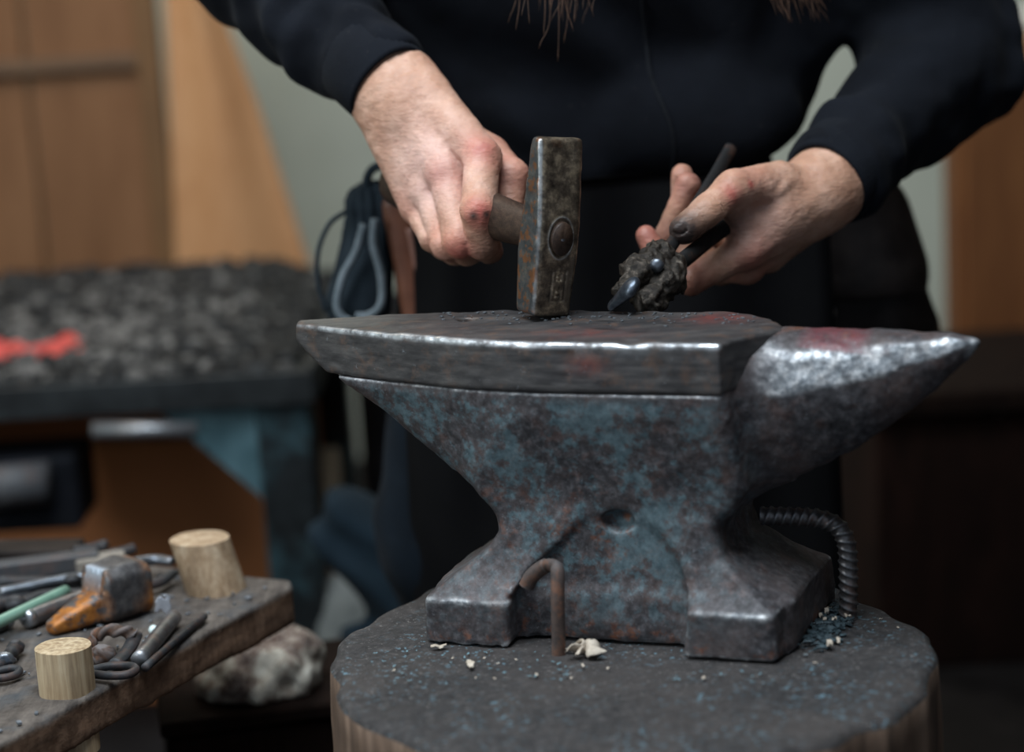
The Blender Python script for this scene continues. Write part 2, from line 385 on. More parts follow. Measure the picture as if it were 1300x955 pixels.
# ================================================================== ANVIL
TH = math.radians(19.5)
UA = A(math.cos(TH), -math.sin(TH), 0); VA = A(math.sin(TH), math.cos(TH), 0); AO = A(.1, -.03, .531)
AM = np.stack([UA, VA, A(0, 0, 1)], 1)          # local -> world
def A2W(P): return AO + np.asarray(P) @ AM.T
PROF = [(-.278, .225), (-.262, .2065), (-.206, .1709), (-.162, .1375), (-.131, .1215), (-.1105, .1012), (-.1045, .0876), (-.111, .0725), (-.134, .0517),
        (-.163, .036), (-.168, 0), (.130, 0), (.130, .040), (.100, .056), (.078, .068), (.0665, .084), (.0675, .0975), (.086, .108), (.10, .13), (.088, .225)]
def ip(x, xs, ys): return np.interp(x, xs, ys).astype(np.float32)
def horn_sdf(u, v, w):
    uu = np.clip(u, .03, .2742)
    wt = ip(uu, [.03, .13, .19, .25, .268, .2745], [.2495, .2492, .2484, .2464, .2436, .241])
    wb = ip(uu, [.03, .066, .09, .1222, .1859, .2354, .2645, .2745], [.13, .112, .112, .1233, .1575, .1966, .224, .2375])
    wr = ip(uu, [.03, .12, .16, .22, .2745], [.203, .201, .206, .222, .2395])
    b = .056*np.power(np.clip(1-((uu-.03)/.2455), 0.0004, 1), .62)
    up = w > wr
    a = np.where(up, wt-wr, wr-wb)
    q = np.abs(w-wr)/np.maximum(a, 1e-4); p = np.abs(v-.002)/np.maximum(b, 1e-4)
    n = np.where(up, 2.3, 1.75)
    r = np.power(np.power(p, n)+np.power(q, n)+1e-9, 1/n)
    d = (r-1)*np.minimum(a, b)*.9
    return np.maximum(d, np.maximum(u-.2742, .03-u))
def anvil_sdf(L):
    u, v, w = L.T
    d2 = poly2(u, w, PROF)
    plan = ip(u, [-.31, -.2047, -.1234, -.065], [.001, .0325, .0575, .0660])
    wbh = ip(u, [-.30, -.2145, -.1738, -.1463, -.12], [.23, .171, .1375, .1232, .10])
    taper = 1-.38*np.clip((-.10-u)/.06, 0, 1)*(1-np.clip((w-wbh)/(.2-wbh+1e-3), 0, 1))
    hw = np.minimum(plan*taper, ip(w, [0, .09, .13, .19, .21], [.05, .047, .052, .0645, .0662]))
    d = smax(d2, np.abs(v)-hw, .012)
    # feet (front and back mirror)
    av = np.abs(v)
    fp = poly2(av, w, [(-.01, 0), (.08, 0), (.081, .037), (.066, .053), (.054, .075), (.047, .10), (.03, .125), (-.01, .125)])
    uL = ip(w, [0, .038, .0517, .0735, .0876, .12], [-.1675, -.165, -.147, -.117, -.1055, -.103]); uR = ip(w, [0, .04, .06, .09, .12], [-.092, -.092, -.079, -.052, -.03])
    f1 = smax(fp, np.maximum(uL-u, u-uR), .007)
    uL = ip(w, [0, .04, .07, .1], [.05, .054, .046, .03]); uR = ip(w, [0, .04, .055, .075, .12], [.127, .125, .10, .074, .062]) + np.clip(v+.08, 0, .16)*.11
    f2 = smax(fp, np.maximum(uL-u, u-uR), .007)
    base = rbox(L, (-.018, 0, .02), (.147, .05, .02), .006)
    d = smin(d, smin(f1, smin(f2, base, .012), .012), .016)
    d = smin(d, horn_sdf(u, v, w), .012)
    d = smax(d, w-.2495, .002); d = np.maximum(d, 0.0005-w)
    d = smax(d, -(ell(L, (-.0065, -.049, .1005), (.0145, .014, .0095))), .004)      # pocket hole
    d = d + .0006*noise(L, 70) + .0005*noise(L, 160, 2) + .0011*noise(L, 26, 5)*np.clip((.2-w)*12, 0, 1)
    # hammered facets on the horn
    d = d + .0006*noise(L, 110, 8)*np.clip((u-.1)*20, 0, 1)
    # plate seat: body stays under the face plate except on the horn root
    d = np.maximum(d, np.where(u < .086, w-.2085, -1))
    return d
PLAN = [(-.3015, .004), (-.2047, -.0345), (-.1234, -.0595), (-.0634, -.0675), (.0865, -.0665), (.094, -.047), (.112, -.024), (.124, -.006), (.121, .012), (.106, .034), (.086, .054), (.062, .066), (-.07, .070), (-.139, .0695), (-.2027, .0585), (-.2749, .034), (-.3055, .019)]
def plate_sdf(L):
    u, v, w = L.T
    a = poly2(u, v, PLAN); b = np.abs(w-.2295)-.0205
    wl = ip(u, [-.31, -.3, -.2629, -.2145], [.236, .2314, .203, .15])
    d = smax(smax(a, b, .0035), wl-w, .004)
    d = d + .0005*noise(L, 60) + .0004*noise(L, 150, 3) + .0007*noise(L, 22, 9)
    d = smax(d, -ell(L, (-.1525, .028, .25), (.0095, .0095, .02)), .002)           # hardy hole
    d = d + .0016*np.exp(-((u-.015)**2)/.00008-((w-.25)**2)/.00002)*(v < -.05)
    return d
an = empty('anvil', tuple(AO), 'large weathered double-horned steel anvil with teal paint remnants, standing on the tree stump', 'anvil', rz=-TH)
def W(f): return lambda P: f(((P-AO.astype(np.float32)) @ AM.astype(np.float32)))
def build_anvil():
    V, Q = nets(anvil_sdf, (-.30, -.095, -.004), (.285, .10, .256), .0017)
    V = relax(V, Q, 1)
    u, v, w = V.T
    # masks
    wr = ip(u, [.03, .12, .16, .22, .2745], [.203, .201, .206, .222, .2395])
    b = .056*np.power(np.clip(1-((u-.03)/.2455), .0004, 1), .62)
    ph = np.arctan2((w-wr)/np.maximum(.2495-wr, .004), np.maximum(-v, -1)/np.maximum(b, .003))
    nz = noise(V, 45, 3)*.10
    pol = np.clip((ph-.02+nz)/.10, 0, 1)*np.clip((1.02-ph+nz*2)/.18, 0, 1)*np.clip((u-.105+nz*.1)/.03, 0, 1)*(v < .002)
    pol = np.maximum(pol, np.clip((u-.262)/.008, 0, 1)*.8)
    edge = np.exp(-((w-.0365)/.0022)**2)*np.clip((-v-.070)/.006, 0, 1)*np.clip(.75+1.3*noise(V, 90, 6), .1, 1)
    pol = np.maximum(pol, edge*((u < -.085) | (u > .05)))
    paint = np.clip((.208-w)/.01, 0, 1)*np.clip((w-.0)/.03, 0.25, 1)*np.clip((.12-u)/.06, .0, 1)
    paint = paint*np.where(w < .05, .8, 1)*(1-.6*np.clip((-.075-u)/.02, 0, 1)*np.clip((.105-w)/.02, 0, 1))*(1-.5*np.clip((u-.03)/.03, 0, 1)*np.clip((.12-w)/.02, 0, 1))
    rust = np.exp(-((w-.09)/.035)**2)*.6*(u < 0) + np.exp(-((w-.012)/.012)**2)*.6*(u > -.08)*(u < .05) + .8*np.exp(-((w-.006)/.006)**2) + .7*np.exp(-((u+.088)/.006)**2)*(w < .05) + np.exp(-(((u+.0065)/.016)**2+((w-.094)/.010)**2))*2
    redp = np.exp(-(((u-.165)/.035)**4))*np.clip((w-.2375+.012*np.clip((u-.13)*8, 0, 1))/.003, 0, 1)*np.clip((v+.032)/.008, 0, 1)
    cols = np.stack([pol*(1-.8*np.clip(redp, 0, 1)), paint, np.clip(rust, 0, 1)+2*redp], 1)
    cen = V[Q].mean(1); VW = A2W(V)
    part = np.where(cen[:, 0] > .098, 1, np.where((cen[:, 2] > .125) & (cen[:, 0] < -.115), 2, 0))
    part = np.where((cen[:, 2] < .06) & (cen[:, 0] > .02), 0, part)
    part = np.where((part == 1) & (cen[:, 2] < .095), 0, part)
    part[part == 2] = 0
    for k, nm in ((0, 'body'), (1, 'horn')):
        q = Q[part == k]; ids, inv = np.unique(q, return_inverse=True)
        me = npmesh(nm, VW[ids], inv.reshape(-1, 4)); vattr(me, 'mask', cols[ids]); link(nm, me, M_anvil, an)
    V, Q = nets(plate_sdf, (-.32, -.085, .195), (.135, .09, .258), .0016); V = relax(V, Q, 1)
    u, v, w = V.T
    fe = ip(u, [-.31, -.2047, -.1234, -.0634, .0865], [.004, -.0345, -.0595, -.0675, -.0665])
    e1 = np.clip(1-np.sqrt((w-.2495)**2+(v-fe)**2)/.0052, 0, 1); pol = np.clip(e1*2.0, 0, 1)*np.where(u > -.11, 1, .75)
    pol = np.maximum(pol, .55*np.clip(1-np.abs(v-fe)/.004, 0, 1)*np.clip((w-.236)/.014, 0, 1)*(u > -.03)*np.clip(noise(V, 40, 4)+.5, 0, 1))
    dark = np.zeros(len(V)); 
    for (cx, cy, rx, ry) in ((-.02, -.01, .012, .003), (.01, -.02, .009, .0025), (.03, .015, .014, .0025), (-.03, .02, .01, .003)):
        dark = np.maximum(dark, np.exp(-((u-cx)/rx)**4-((v-cy)/ry)**4)*(w > .247))
    red = np.exp(-((u-.062)/.022)**2-((v-.035)/.022)**2)*(w > .247) + .5*np.exp(-((u+.03)/.04)**2-((v+.03)/.02)**2)*(w > .247)
    red = red + .5*np.exp(-((u+.02)/.015)**2-((w-.232)/.008)**2)*(v < -.05)
    me = npmesh('face_plate', A2W(V), Q); vattr(me, 'mask', np.stack([pol, dark, np.clip(red, 0, 1)], 1)); link('face_plate', me, M_face, an)
build_anvil()

# ================================================================== STUMP
def stump():
    cx, cy = .085, -.100; nt = 220; nr = 46
    ang = np.linspace(0, 2*PI, nt, endpoint=False)
    base = ip(np.mod(ang, 2*PI), [0, .35, .6, 1.0, 1.5, 2.2, 2.6, 3.0, 3.5, 4.7, 6.283], [.234, .226, .228, .236, .245, .262, .256, .244, .238, .242, .234])
    Rr = base + .003*np.sin(ang*9+1) + .002*np.sin(ang*23) + .0035*noise(np.stack([np.cos(ang)*3, np.sin(ang)*3, ang*0], 1), 3)
    vs = [(cx, cy, .53)]; fs = []
    for r in range(1, nr+1):
        s = (r/nr)
        for k in range(nt):
            x = cx+Rr[k]*s*math.cos(ang[k]); y = cy+Rr[k]*s*math.sin(ang[k])
            z = .53 - (.006*((s-.965)/.035)**2 if s > .965 else 0)
            vs.append((x, y, z))
    V = np.array(vs); V[:, 2] += .0010*noise(V, 60)+.0012*noise(V, 14, 2) - .0005
    inner = ((V[:, 0]-.1)**2+(V[:, 1]+.03)**2) < .15**2
    V[:, 2] = np.where(inner, np.minimum(V[:, 2], .5305), V[:, 2])
    vs = [tuple(p) for p in V]
    for k in range(nt): fs.append((0, 1+k, 1+(k+1) % nt))
    for r in range(nr-1):
        for k in range(nt): fs.append((1+r*nt+k, 1+(r+1)*nt+k, 1+(r+1)*nt+(k+1) % nt, 1+r*nt+(k+1) % nt))
    last = 1+(nr-1)*nt; nz = 26
    for j in range(1, nz+1):
        z = .524*(1-j/nz)
        for k in range(nt):
            g = .0028*math.sin(ang[k]*61+.8*math.sin(z*9+ang[k]*5)) + .002*math.sin(ang[k]*113+1.3*math.sin(z*7))
            rr = Rr[k]*(1.0+.03*(1-z/.53)) + g*min(1, j/2)
            vs.append((cx+rr*math.cos(ang[k]), cy+rr*math.sin(ang[k]), z))
        b0 = last+(j-1)*nt; b1 = last+j*nt
        for k in range(nt): fs.append((b0+k, b1+k, b1+(k+1) % nt, b0+(k+1) % nt))
    fs.append(tuple(range(last+nz*nt+nt-1, last+nz*nt-1, -1)))
    m = NT('stump_end_grain')
    fine = m.noise(120, 5, .7); big = m.noise(9, 4, .6)
    col = m.ramp(fine, [(.3, (.010, .010, .011)), (.55, (.032, .030, .031)), (.75, (.078, .072, .071))])
    col = m.mix(m.math('MULTIPLY', m.ramp(big, [(.4, 0), (.65, 1)]), .5), col, (.06, .05, .046))
    fl = m.ramp(m.noise(190, 2, .7), [(.60, 0), (.66, 1)])
    col = m.mix(m.math('MULTIPLY', m.ramp(m.noise(260, 2, .8), [(.63, 0), (.68, 1)]), .5), col, (.22, .21, .2))
    col = m.mix(m.math('MULTIPLY', fl, m.ramp(m.noise(16, 3), [(.45, .1), (.6, 1)])), col, (.10, .17, .21))
    m.set(col, .75, 0, .4); b = m.bump(fine, .6, .002); m.bump(m.noise(40, 4, .6), .5, .004, b)
    me = pymesh('tree_stump', vs, fs); o = link('tree_stump', me, m.m)
    w = NT('stump_split_side'); v = w.mapping((1, 1, .06)); n = w.noise(75, 5, .65, v)
    c = w.ramp(n, [(.3, (.03, .018, .012)), (.5, (.12, .075, .05)), (.72, (.26, .18, .13))]); w.set(c, .8); w.bump(n, .8, .004)
    me.materials.append(w.m)
    for p in me.polygons:
        if p.index >= nt*nr: p.material_index = 1
    tag(o, 'round wooden tree stump under the anvil, its top blackened with scale and ash', 'tree stump')
    return recenter(o)
stump()

# rebar spikes
def ribbed(pts, r, pitch=.006, n=14, h=.0009):
    P = spline(pts, 40); L = 0; out = []; rad = []
    for i, p in enumerate(P):
        if i: L += np.linalg.norm(P[i]-P[i-1])
        out.append(p); rad.append((lambda a, L=L: r + h*max(0, math.sin(L/pitch*2*PI + 2*a))**1.5 + (.0006 if abs(math.sin(a)) < .15 else 0)))
    return out, rad
b = HZ(1076, 786, .53)
by = b[1]
top = [HY(965, 655, by+.015), HY(1010, 656, by+.010), HY(1042, 659, by+.004), HY(1062, 668, by+.002), HY(1074, 688, by), HY(1077, 720, by), HY(1077, 755, by), A(b[0], by, .525)]
P, Rd = ribbed(top, .0066, .0072, h=.0013)
o = MB().tube(P, Rd, 16).build('rebar_staple', M_rebar, smooth=True)
tag(o, 'ribbed steel rebar bent over the back of the anvil base, driven into the stump', 'rebar'); recenter(o)
b = HZ(709, 830, .53); by = b[1]
pts = [A(b[0], by, .525), HY(709, 800, by), HY(708, 760, by+.0), HY(708, 728, by+.004), HY(704, 719, by+.010), HY(692, 719, by+.018), HY(676, 731, by+.022), HY(668, 745, by+.024)]
P = spline(pts, 10)
o = MB().tube(P, [.0056]*(len(P)-22)+[.0064]*22, 12, flat=((0, 1, 0), .8)).build('bent_spike', M_rust, smooth=True)
tag(o, 'rusty bent iron spike hooked over the left front foot of the anvil', 'spike'); recenter(o)

# ================================================================== HAMMER
TL = math.radians(8)
al = math.radians(31)
RY = np.array([[math.cos(TL), 0, math.sin(TL)], [0, 1, 0], [-math.sin(TL), 0, math.cos(TL)]])
n1 = RY @ A(math.sin(al), -math.cos(al), 0); n2 = RY @ A(-math.cos(al), -math.sin(al), 0); n3 = RY @ A(0, 0, 1)
HW, HD, HH = .0195, .0165, .147
corner = HZ(727, 402, .7812)
HO = corner + n2*HW - n1*HD              # centre of the striking face
HMx = np.stack([-n2, -n1, n3], 1)        # local x right along cheek, y away (handle side), z up
def H2W(P): return HO + np.asarray(P) @ HMx.T
def ham_sdf(L):
    x, y, z = L.T
    hd = ip(z, [0, .05, .085, .147], [.0148, .0168, .0155, .0065]); hx = ip(z, [0, .05, .09, .147], [.0192, .0212, .0212, .0214])
    sft = ip(z, [0, .147], [0.0, .0])
    d = smax(smax(np.abs(x)-hx, np.abs(y)-hd, .004), np.abs(z-.0735)-.0735, .004)
    # chamfered edges
    d = smax(d, (np.abs(x)/hx+np.abs(y)/hd-1.82)*.013, .002)
    d = np.maximum(d, -(np.maximum(np.sqrt((x/.0112)**2+((z-.064)/.0155)**2)-1, 0)*.01+np.maximum(0, -1.0)) if False else d)
    # stamped cartouche
    yf = -hd
    fr = np.abs(np.maximum(np.abs(x-.003)-.0068, np.abs(z-.026)-.0125))
    d = d + .0010*np.exp(-(fr/.0009)**2)*(y < -.008)
    for (cx, cz, ww, hh) in ((.000, .033, .0006, .003), (.002, .0345, .002, .0006), (.005, .033, .0006, .003), (.003, .031, .002, .0006),
                             (.000, .020, .0006, .004), (.003, .022, .002, .0006), (.006, .019, .0006, .004), (.003, .018, .002, .0006), (.0045, .0225, .0006, .002)):
        q = np.maximum(np.abs(x-cx)-ww, np.abs(z-cz)-hh); d = d + .0009*np.clip(1-q/.0006, 0, 1)*(y < -.008)
    # eye rim
    rr = np.sqrt((x-.001)**2/.0105**2+((z-.066))**2/.0150**2)
    d = d - .0010*np.exp(-((rr-1.16)/.07)**2)*(y < -.008)
    return d + .0004*noise(L, 130) + .0005*noise(L, 45, 3)
ham = empty('hammer', tuple(H2W([0, 0, 0])), 'heavy steel cross peen hammer standing head-down on the anvil face, handle gripped in the fist', 'hammer')
V, Q = nets(ham_sdf, (-.026, -.024, -.003), (.026, .024, .152), .0008); V = relax(V, Q, 1)
x, y, z = V.T
hd = ip(z, [0, .05, .085, .147], [.0148, .0168, .0155, .0065]); hx = ip(z, [0, .05, .09, .147], [.0192, .0212, .0212, .0214])
ed = np.clip(1-np.hypot(x+hx, y+hd)/.0034, 0, 1)*1.8  # highlight painted as pale colour down the left cheek edge
rr = np.sqrt((x-.001)**2/.0105**2+((z-.066))**2/.0150**2)
rim = np.exp(-((rr-1.16)/.06)**2)*(y < -.008)*.45
side = (x < -hx+.003).astype(float)*np.clip((y+hd)/.003, 0, 1)
msk = np.stack([np.clip(ed+rim, 0, 1), np.clip(side, 0, 1), np.clip(side+.25*(z > .14), 0, 1)], 1)
me = npmesh('head', H2W(V), Q); vattr(me, 'mask', msk); link('head', me, M_ham, ham)
pts = [H2W([.001, .0+t, .066+.02*t]) for t in (-.0185, -.0165, .02, .06, .10, .15, .20, .25, .275)]
rads = [.0090, .0105, .0115, .0135, .0150, .0155, .0150, .0165, .0150]
o = MB().tube(spline(pts, 6), list(np.interp(np.linspace(0, 8, 49), range(9), rads)), 20, flat=(tuple(n3), 1.38)).build('handle', M_handle, ham, True)
o = MB().tube([H2W([.001, -.0188, .066]), H2W([.001, -.0197, .066])], .0022, 10).build('wedge', M_bluesteel, ham, True)

# ================================================================== SMITH
smith = empty('person', (.12, .50, 0), 'person in black hoodie behind the anvil, holding a hammer in one fist and tongs', 'person')
J = HY
def chain(P, pts, k=.003, sq=None):
    d = None
    for (a, ra), (b, rb) in zip(pts[:-1], pts[1:]):
        e = rcone(P, a, b, ra, rb, sq); d = e if d is None else smin(d, e, k)
    return d
def near_line(P, pts):
    d = None
    for a, b in zip(pts[:-1], pts[1:]):
        e = rcone(P, a, b, 0, 0); d = e if d is None else np.minimum(d, e)
    return d
# ---- right hand (on the hammer)
RW = J(498, 112, .235); RE = J(330, -60, .385)
rI = [(J(612, 201, .148), .0160), (J(608, 268, .104), .0155), (J(613, 309, .114), .0140), (J(622, 318, .150), .0120)]
rM = [(J(566, 220, .163), .0160), (J(584, 306, .120), .0145), (J(594, 318, .150), .0130), (J(610, 308, .190), .0110)]
rR = [(J(546, 244, .180), .0155), (J(567, 310, .138), .0135), (J(578, 319, .168), .0120), (J(596, 312, .205), .0105)]
rP = [(J(529, 262, .195), .0140), (J(551, 302, .158), .0125), (J(563, 312, .182), .0115), (J(580, 308, .215), .0100)]
rT = [(J(560, 160, .225), .0190), (J(622, 196, .195), .0165), (J(650, 222, .168), .0140), (J(648, 258, .158), .0120)]
R_t = {'T': rT}
def rhand(P):
    fs = [chain(P, f, .004) for f in (rI, rM, rR, rP)]
    F = smin(smin(smin(fs[0], fs[1], .0008), fs[2], .001), fs[3], .001)
    pal = None
    for (m, r), wo in zip((rI[0], rM[0], rR[0], rP[0]), (.015, .004, -.006, -.015)):
        e = rcone(P, RW + A(wo*1.2, 0, wo*.8), m, .021, r*1.10); pal = e if pal is None else smin(pal, e, .014)
    ce = (RW+rI[0][0]+rP[0][0])/3
    pal = smin(pal, rcone(P, RW, J(575, 215, .225), .026, .020), .014)
    arm = smin(rcone(P, RW+(RE-RW)*-.12, RW+(RE-RW)*.22, .029, .0335), rcone(P, RW+(RE-RW)*.2, RE, .0335, .045), .02)
    pal = smin(pal, arm, .022)
    d = smin(pal, F, .0055)
    th = chain(P, rT, .006); d = smin(d, th, .010)
    # knuckles, tendons, veins
    for (m, r), s in ((rI[0], 1.0), (rM[0], 1.1), (rR[0], .9), (rP[0], .8)):
        c = m + A(-.003, -.006, .006); q = np.sqrt(((P-c)**2).sum(1)); d = d - .0040*s*np.exp(-(q/.0095)**2)
        line = near_line(P, [c+A(-.001, 0, .002), c+(RW-c)*.55+A(0, -.008, .008)]); d = d - .0022*np.exp(-(line/.006)**2)
    for a, b in zip((rI, rM, rR), (rM, rR, rP)):
        v = (a[0][0]+b[0][0])/2+A(-.004, -.004, .010); q = near_line(P, [v+A(.004, -.006, -.012), v+(RW-v)*.25]); d = d + .0030*np.exp(-(q/.006)**2)
    for vein in ([J(533, 160, .195), J(560, 172, .18), J(580, 178, .17), J(592, 190, .155)], [J(508, 190, .215), J(530, 200, .21), J(548, 195, .2)], [J(490, 120, .215), J(515, 150, .21), J(548, 168, .2)],
                 [J(550, 120, .22), J(570, 150, .205), J(600, 168, .19)]):
        q = near_line(P, vein); d = d - .0013*np.exp(-(q/.0042)**2)
    for f in (rI, rM, rR, rP):        # creases over the finger joints
        for j in (1, 2):
            c = f[j][0]; ax = f[j][0]-f[j-1][0]; ax = ax/np.linalg.norm(ax); t = (P-c) @ ax.astype(np.float32); q = np.sqrt(((P-c)**2).sum(1))
            d = d + .00035*np.cos(t/.0011*PI)*np.exp(-(t/.0045)**2)*(q < .022)
            d = d - .0009*np.exp(-(q/.013)**2)
    return d + .0005*noise(P, 110) + .0003*noise(P, 260, 3)
# ---- left hand (on the tongs)
LW = J(1046, 236, .225); LE = J(1205, 75, .42)
lT = [(J(988, 232, .190), .0200), (J(932, 240, .150), .0165), (J(898, 268, .128), .0140), (J(868, 292, .118), .0130)]
lI = [(J(948, 318, .165), .0155), (J(878, 356, .150), .0128), (J(840, 338, .172), .0115), (J(821, 300, .182), .0098)]
lM = [(J(948, 338, .190), .0145), (J(890, 345, .200), .0125), (J(848, 300, .205), .0118), (J(874, 234, .196), .0112)]
lR = [(J(975, 325, .215), .0135), (J(915, 345, .225), .0120), (J(868, 300, .228), .0115), (J(866, 222, .218), .0100)]
lP = [(J(1000, 300, .235), .0125), (J(950, 325, .250), .0110), (J(915, 300, .255), .0100), (J(900, 262, .250), .0095)]
def lhand(P):
    fs = [chain(P, f, .004) for f in (lI, lM, lR, lP)]
    F = smin(smin(smin(fs[0], fs[1], .0018), fs[2], .0018), fs[3], .0018)
    pal = None
    for (m, r), wo in zip((lI[0], lM[0], lR[0], lP[0]), (.0, -.004, -.004, 0)):
        e = rcone(P, LW + A(0, wo, -.006), m, .024, r*1.08); pal = e if pal is None else smin(pal, e, .016)
    pal = smin(pal, rcone(P, LW, J(985, 268, .185), .028, .026), .02)
    arm = smin(rcone(P, LW-(LE-LW)*.05, LW+(LE-LW)*.25, .031, .034), rcone(P, LW+(LE-LW)*.25, LE, .034, .046), .02)
    pal = smin(pal, arm, .022)
    d = smin(pal, F, .0075)
    th = chain(P, lT, .005); d = smin(d, th, .011)
    web = rcone(P, J(930, 268, .158), J(950, 300, .168), .010, .014); d = smin(d, web, .014); d = smin(d, rcone(P, LW, J(945, 280, .178), .02, .018), .012)
    q = near_line(P, [J(893, 304, .128), J(915, 287, .130), J(938, 267, .135)]); d = d + .0035*np.exp(-(q/.0065)**2)
    c = lT[1][0]+A(-.002, -.008, .008); q = np.sqrt(((P-c)**2).sum(1)); d = d - .0022*np.exp(-(q/.009)**2)
    c = lI[0][0]+A(0, -.010, -.002); q = np.sqrt(((P-c)**2).sum(1)); d = d - .0025*np.exp(-(q/.009)**2)
    for vein in ([J(1010, 225, .17), J(975, 262, .15), J(955, 290, .145)], [J(1020, 260, .18), J(990, 300, .165), J(965, 318, .16)]):
        q = near_line(P, vein); d = d - .0014*np.exp(-(q/.005)**2)
    ax = (lT[3][0]-lT[2][0]); ax /= np.linalg.norm(ax)
    for jj in (0.25, 1.0):
        c = lT[2][0]+(lT[3][0]-lT[2][0])*(jj-.55); t = (P-c) @ ax.astype(np.float32); q = np.sqrt(((P-c)**2).sum(1))
        d = d + .0006*np.cos(t/.0013*PI)*np.exp(-(t/.0055)**2)*(q < .02)
    # thumb nail
    c = lT[3][0] + A(-.004, -.0115, .003); q = ell(P, c, (.0075, .004, .0062)); d = np.where(True, smax(d, -(q+.0005), .0008)*1.0, d)
    d = np.minimum(d, ell(P, c+A(0, .0022, 0), (.0066, .0034, .0055)))
    return d + .0005*noise(P, 110) + .0003*noise(P, 260, 3)
def spots(V, pts, s):
    m = np.zeros(len(V))
    for p, r, a in pts:
        r = r+s if r > .006 else r+.001
        m = np.maximum(m, a*np.exp(-(((V-p)**2).sum(1))/(r*r)))
    return m
def core(P):
    d = rcone(P, (.11, .46, .95), (.115, .42, 1.30), .10, .11, ((0, 1, 0), .7))
    for s in (-1, 1):
        sh = A(.11+s*.155, .41, 1.33); el = RE if s < 0 else LE
        d = smin(d, rcone(P, (.11, .41, 1.30), sh, .06, .052), .04); d = smin(d, rcone(P, sh, el, .048, .044), .02)
    d = smin(d, rcone(P, (.115, .40, 1.34), (.13, .30, 1.46), .05, .052), .03)
    hc = A(.14, .235, 1.545)
    d = smin(d, ell(P, hc, (.072, .092, .098)), .02); d = smin(d, ell(P, hc+A(0, -.035, -.065), (.05, .052, .055)), .03)   # skull, jaw
    d = smin(d, rcone(P, hc+A(0, -.088, .01), hc+A(0, -.108, -.030), .008, .013), .012)                      # nose
    for s in (-1, 1):
        d = smin(d, ell(P, hc+A(s*.074, .01, -.015), (.008, .018, .028)), .006)
        d = smax(d, -ell(P, hc+A(s*.031, -.092, .005), (.015, .010, .009)), .012); d = smin(d, ell(P, hc+A(s*.031, -.078, .004), (.012, .011, .011)), .002)
    d = smin(d, ell(P, hc+A(0, -.086, -.066), (.024, .009, .0055)), .005); d = smin(d, ell(P, hc+A(0, -.084, -.075), (.02, .009, .006)), .004)
    d = smax(d, -ell(P, hc+A(0, -.096, -.0705), (.022, .006, .0012)), .003)
    return d
def bounds(*chains, pad=.03):
    p = np.array([x[0] for c in chains for x in c]); return p.min(0)-pad, p.max(0)+pad
lo, hi = bounds(rI, rM, rR, rP, rT, [(RW+(RE-RW)*.35, 0)], pad=.045)
V1, Q1 = nets(rhand, lo, hi, .0013); V1 = relax(V1, Q1, 1)
red = spots(V1, [(rI[0][0]+A(0, -.012, .008), .014, .8), (rI[1][0]+A(0, -.012, 0), .011, 1.0), (rM[1][0]+A(0, -.008, -.006), .013, .9), (rM[0][0]+A(-.003, -.01, -.002), .010, .6),
                 (rR[1][0], .014, .6), (rP[0][0], .016, .45), (J(600, 235, .13), .010, .4), (rT[2][0], .02, .6), (rT[1][0]+A(.01, 0, 0), .016, .5), (J(550, 120, .24), .03, .25), (J(563, 232, .15), .008, .5)], .003)
soot = spots(V1, [(J(602, 274, .0895), .003, 1.3), (J(617, 272, .0905), .0028, 1.2), (rI[2][0]+A(0, -.008, -.003), .010, .7), (rI[3][0], .014, .75), (rM[3][0], .016, .6), (J(620, 262, .115), .008, .3)], .005)
C1 = np.stack([red, soot, spots(V1, [(J(550, 220, .16), .05, 1.0)], .001)], 1)
lo, hi = bounds(lI, lM, lR, lP, lT, [(LW+(LE-LW)*.3, 0)], pad=.045)
V2, Q2 = nets(lhand, lo, hi, .0013); V2 = relax(V2, Q2, 1)
red = spots(V2, [(J(929, 247, .13), .007, .9), (J(953, 234, .14), .004, 1), (lI[0][0]+A(.004, -.01, -.006), .016, .55), (lI[1][0], .016, .7), (lM[0][0], .02, .6), (lM[3][0], .02, .6), (lI[3][0], .018, .8), (J(955, 215, .15), .02, .25)], .003)
soot = spots(V2, [(lT[3][0]+A(-.003, -.006, -.003), .014, 1.5), (J(893, 300, .125), .012, .9), (J(885, 282, .12), .010, .22), (J(925, 290, .15), .016, .75), (lI[1][0]+A(-.008, 0, .01), .014, .6), (lM[3][0]+A(.008, 0, .0), .016, .55), (lM[2][0], .02, .6), (lI[3][0], .012, .35)], .008)  # real soot, plus shade painted into the crease between thumb and index
C2 = np.stack([red, soot, spots(V2, [(J(960, 290, .16), .035, .6)], .001)], 1)
V3, Q3 = nets(core, (-.35, .05, .80), (.55, .62, 1.70), .006); V3 = relax(V3, Q3, 1)
body = npmesh('body', np.concatenate([V1, V2, V3]), np.concatenate([Q1, Q2+len(V1), Q3+len(V1)+len(V2)]))
vattr(body, 'mask', np.concatenate([C1, C2, np.zeros((len(V3), 3))]))
link('body', body, M_skin, smith)

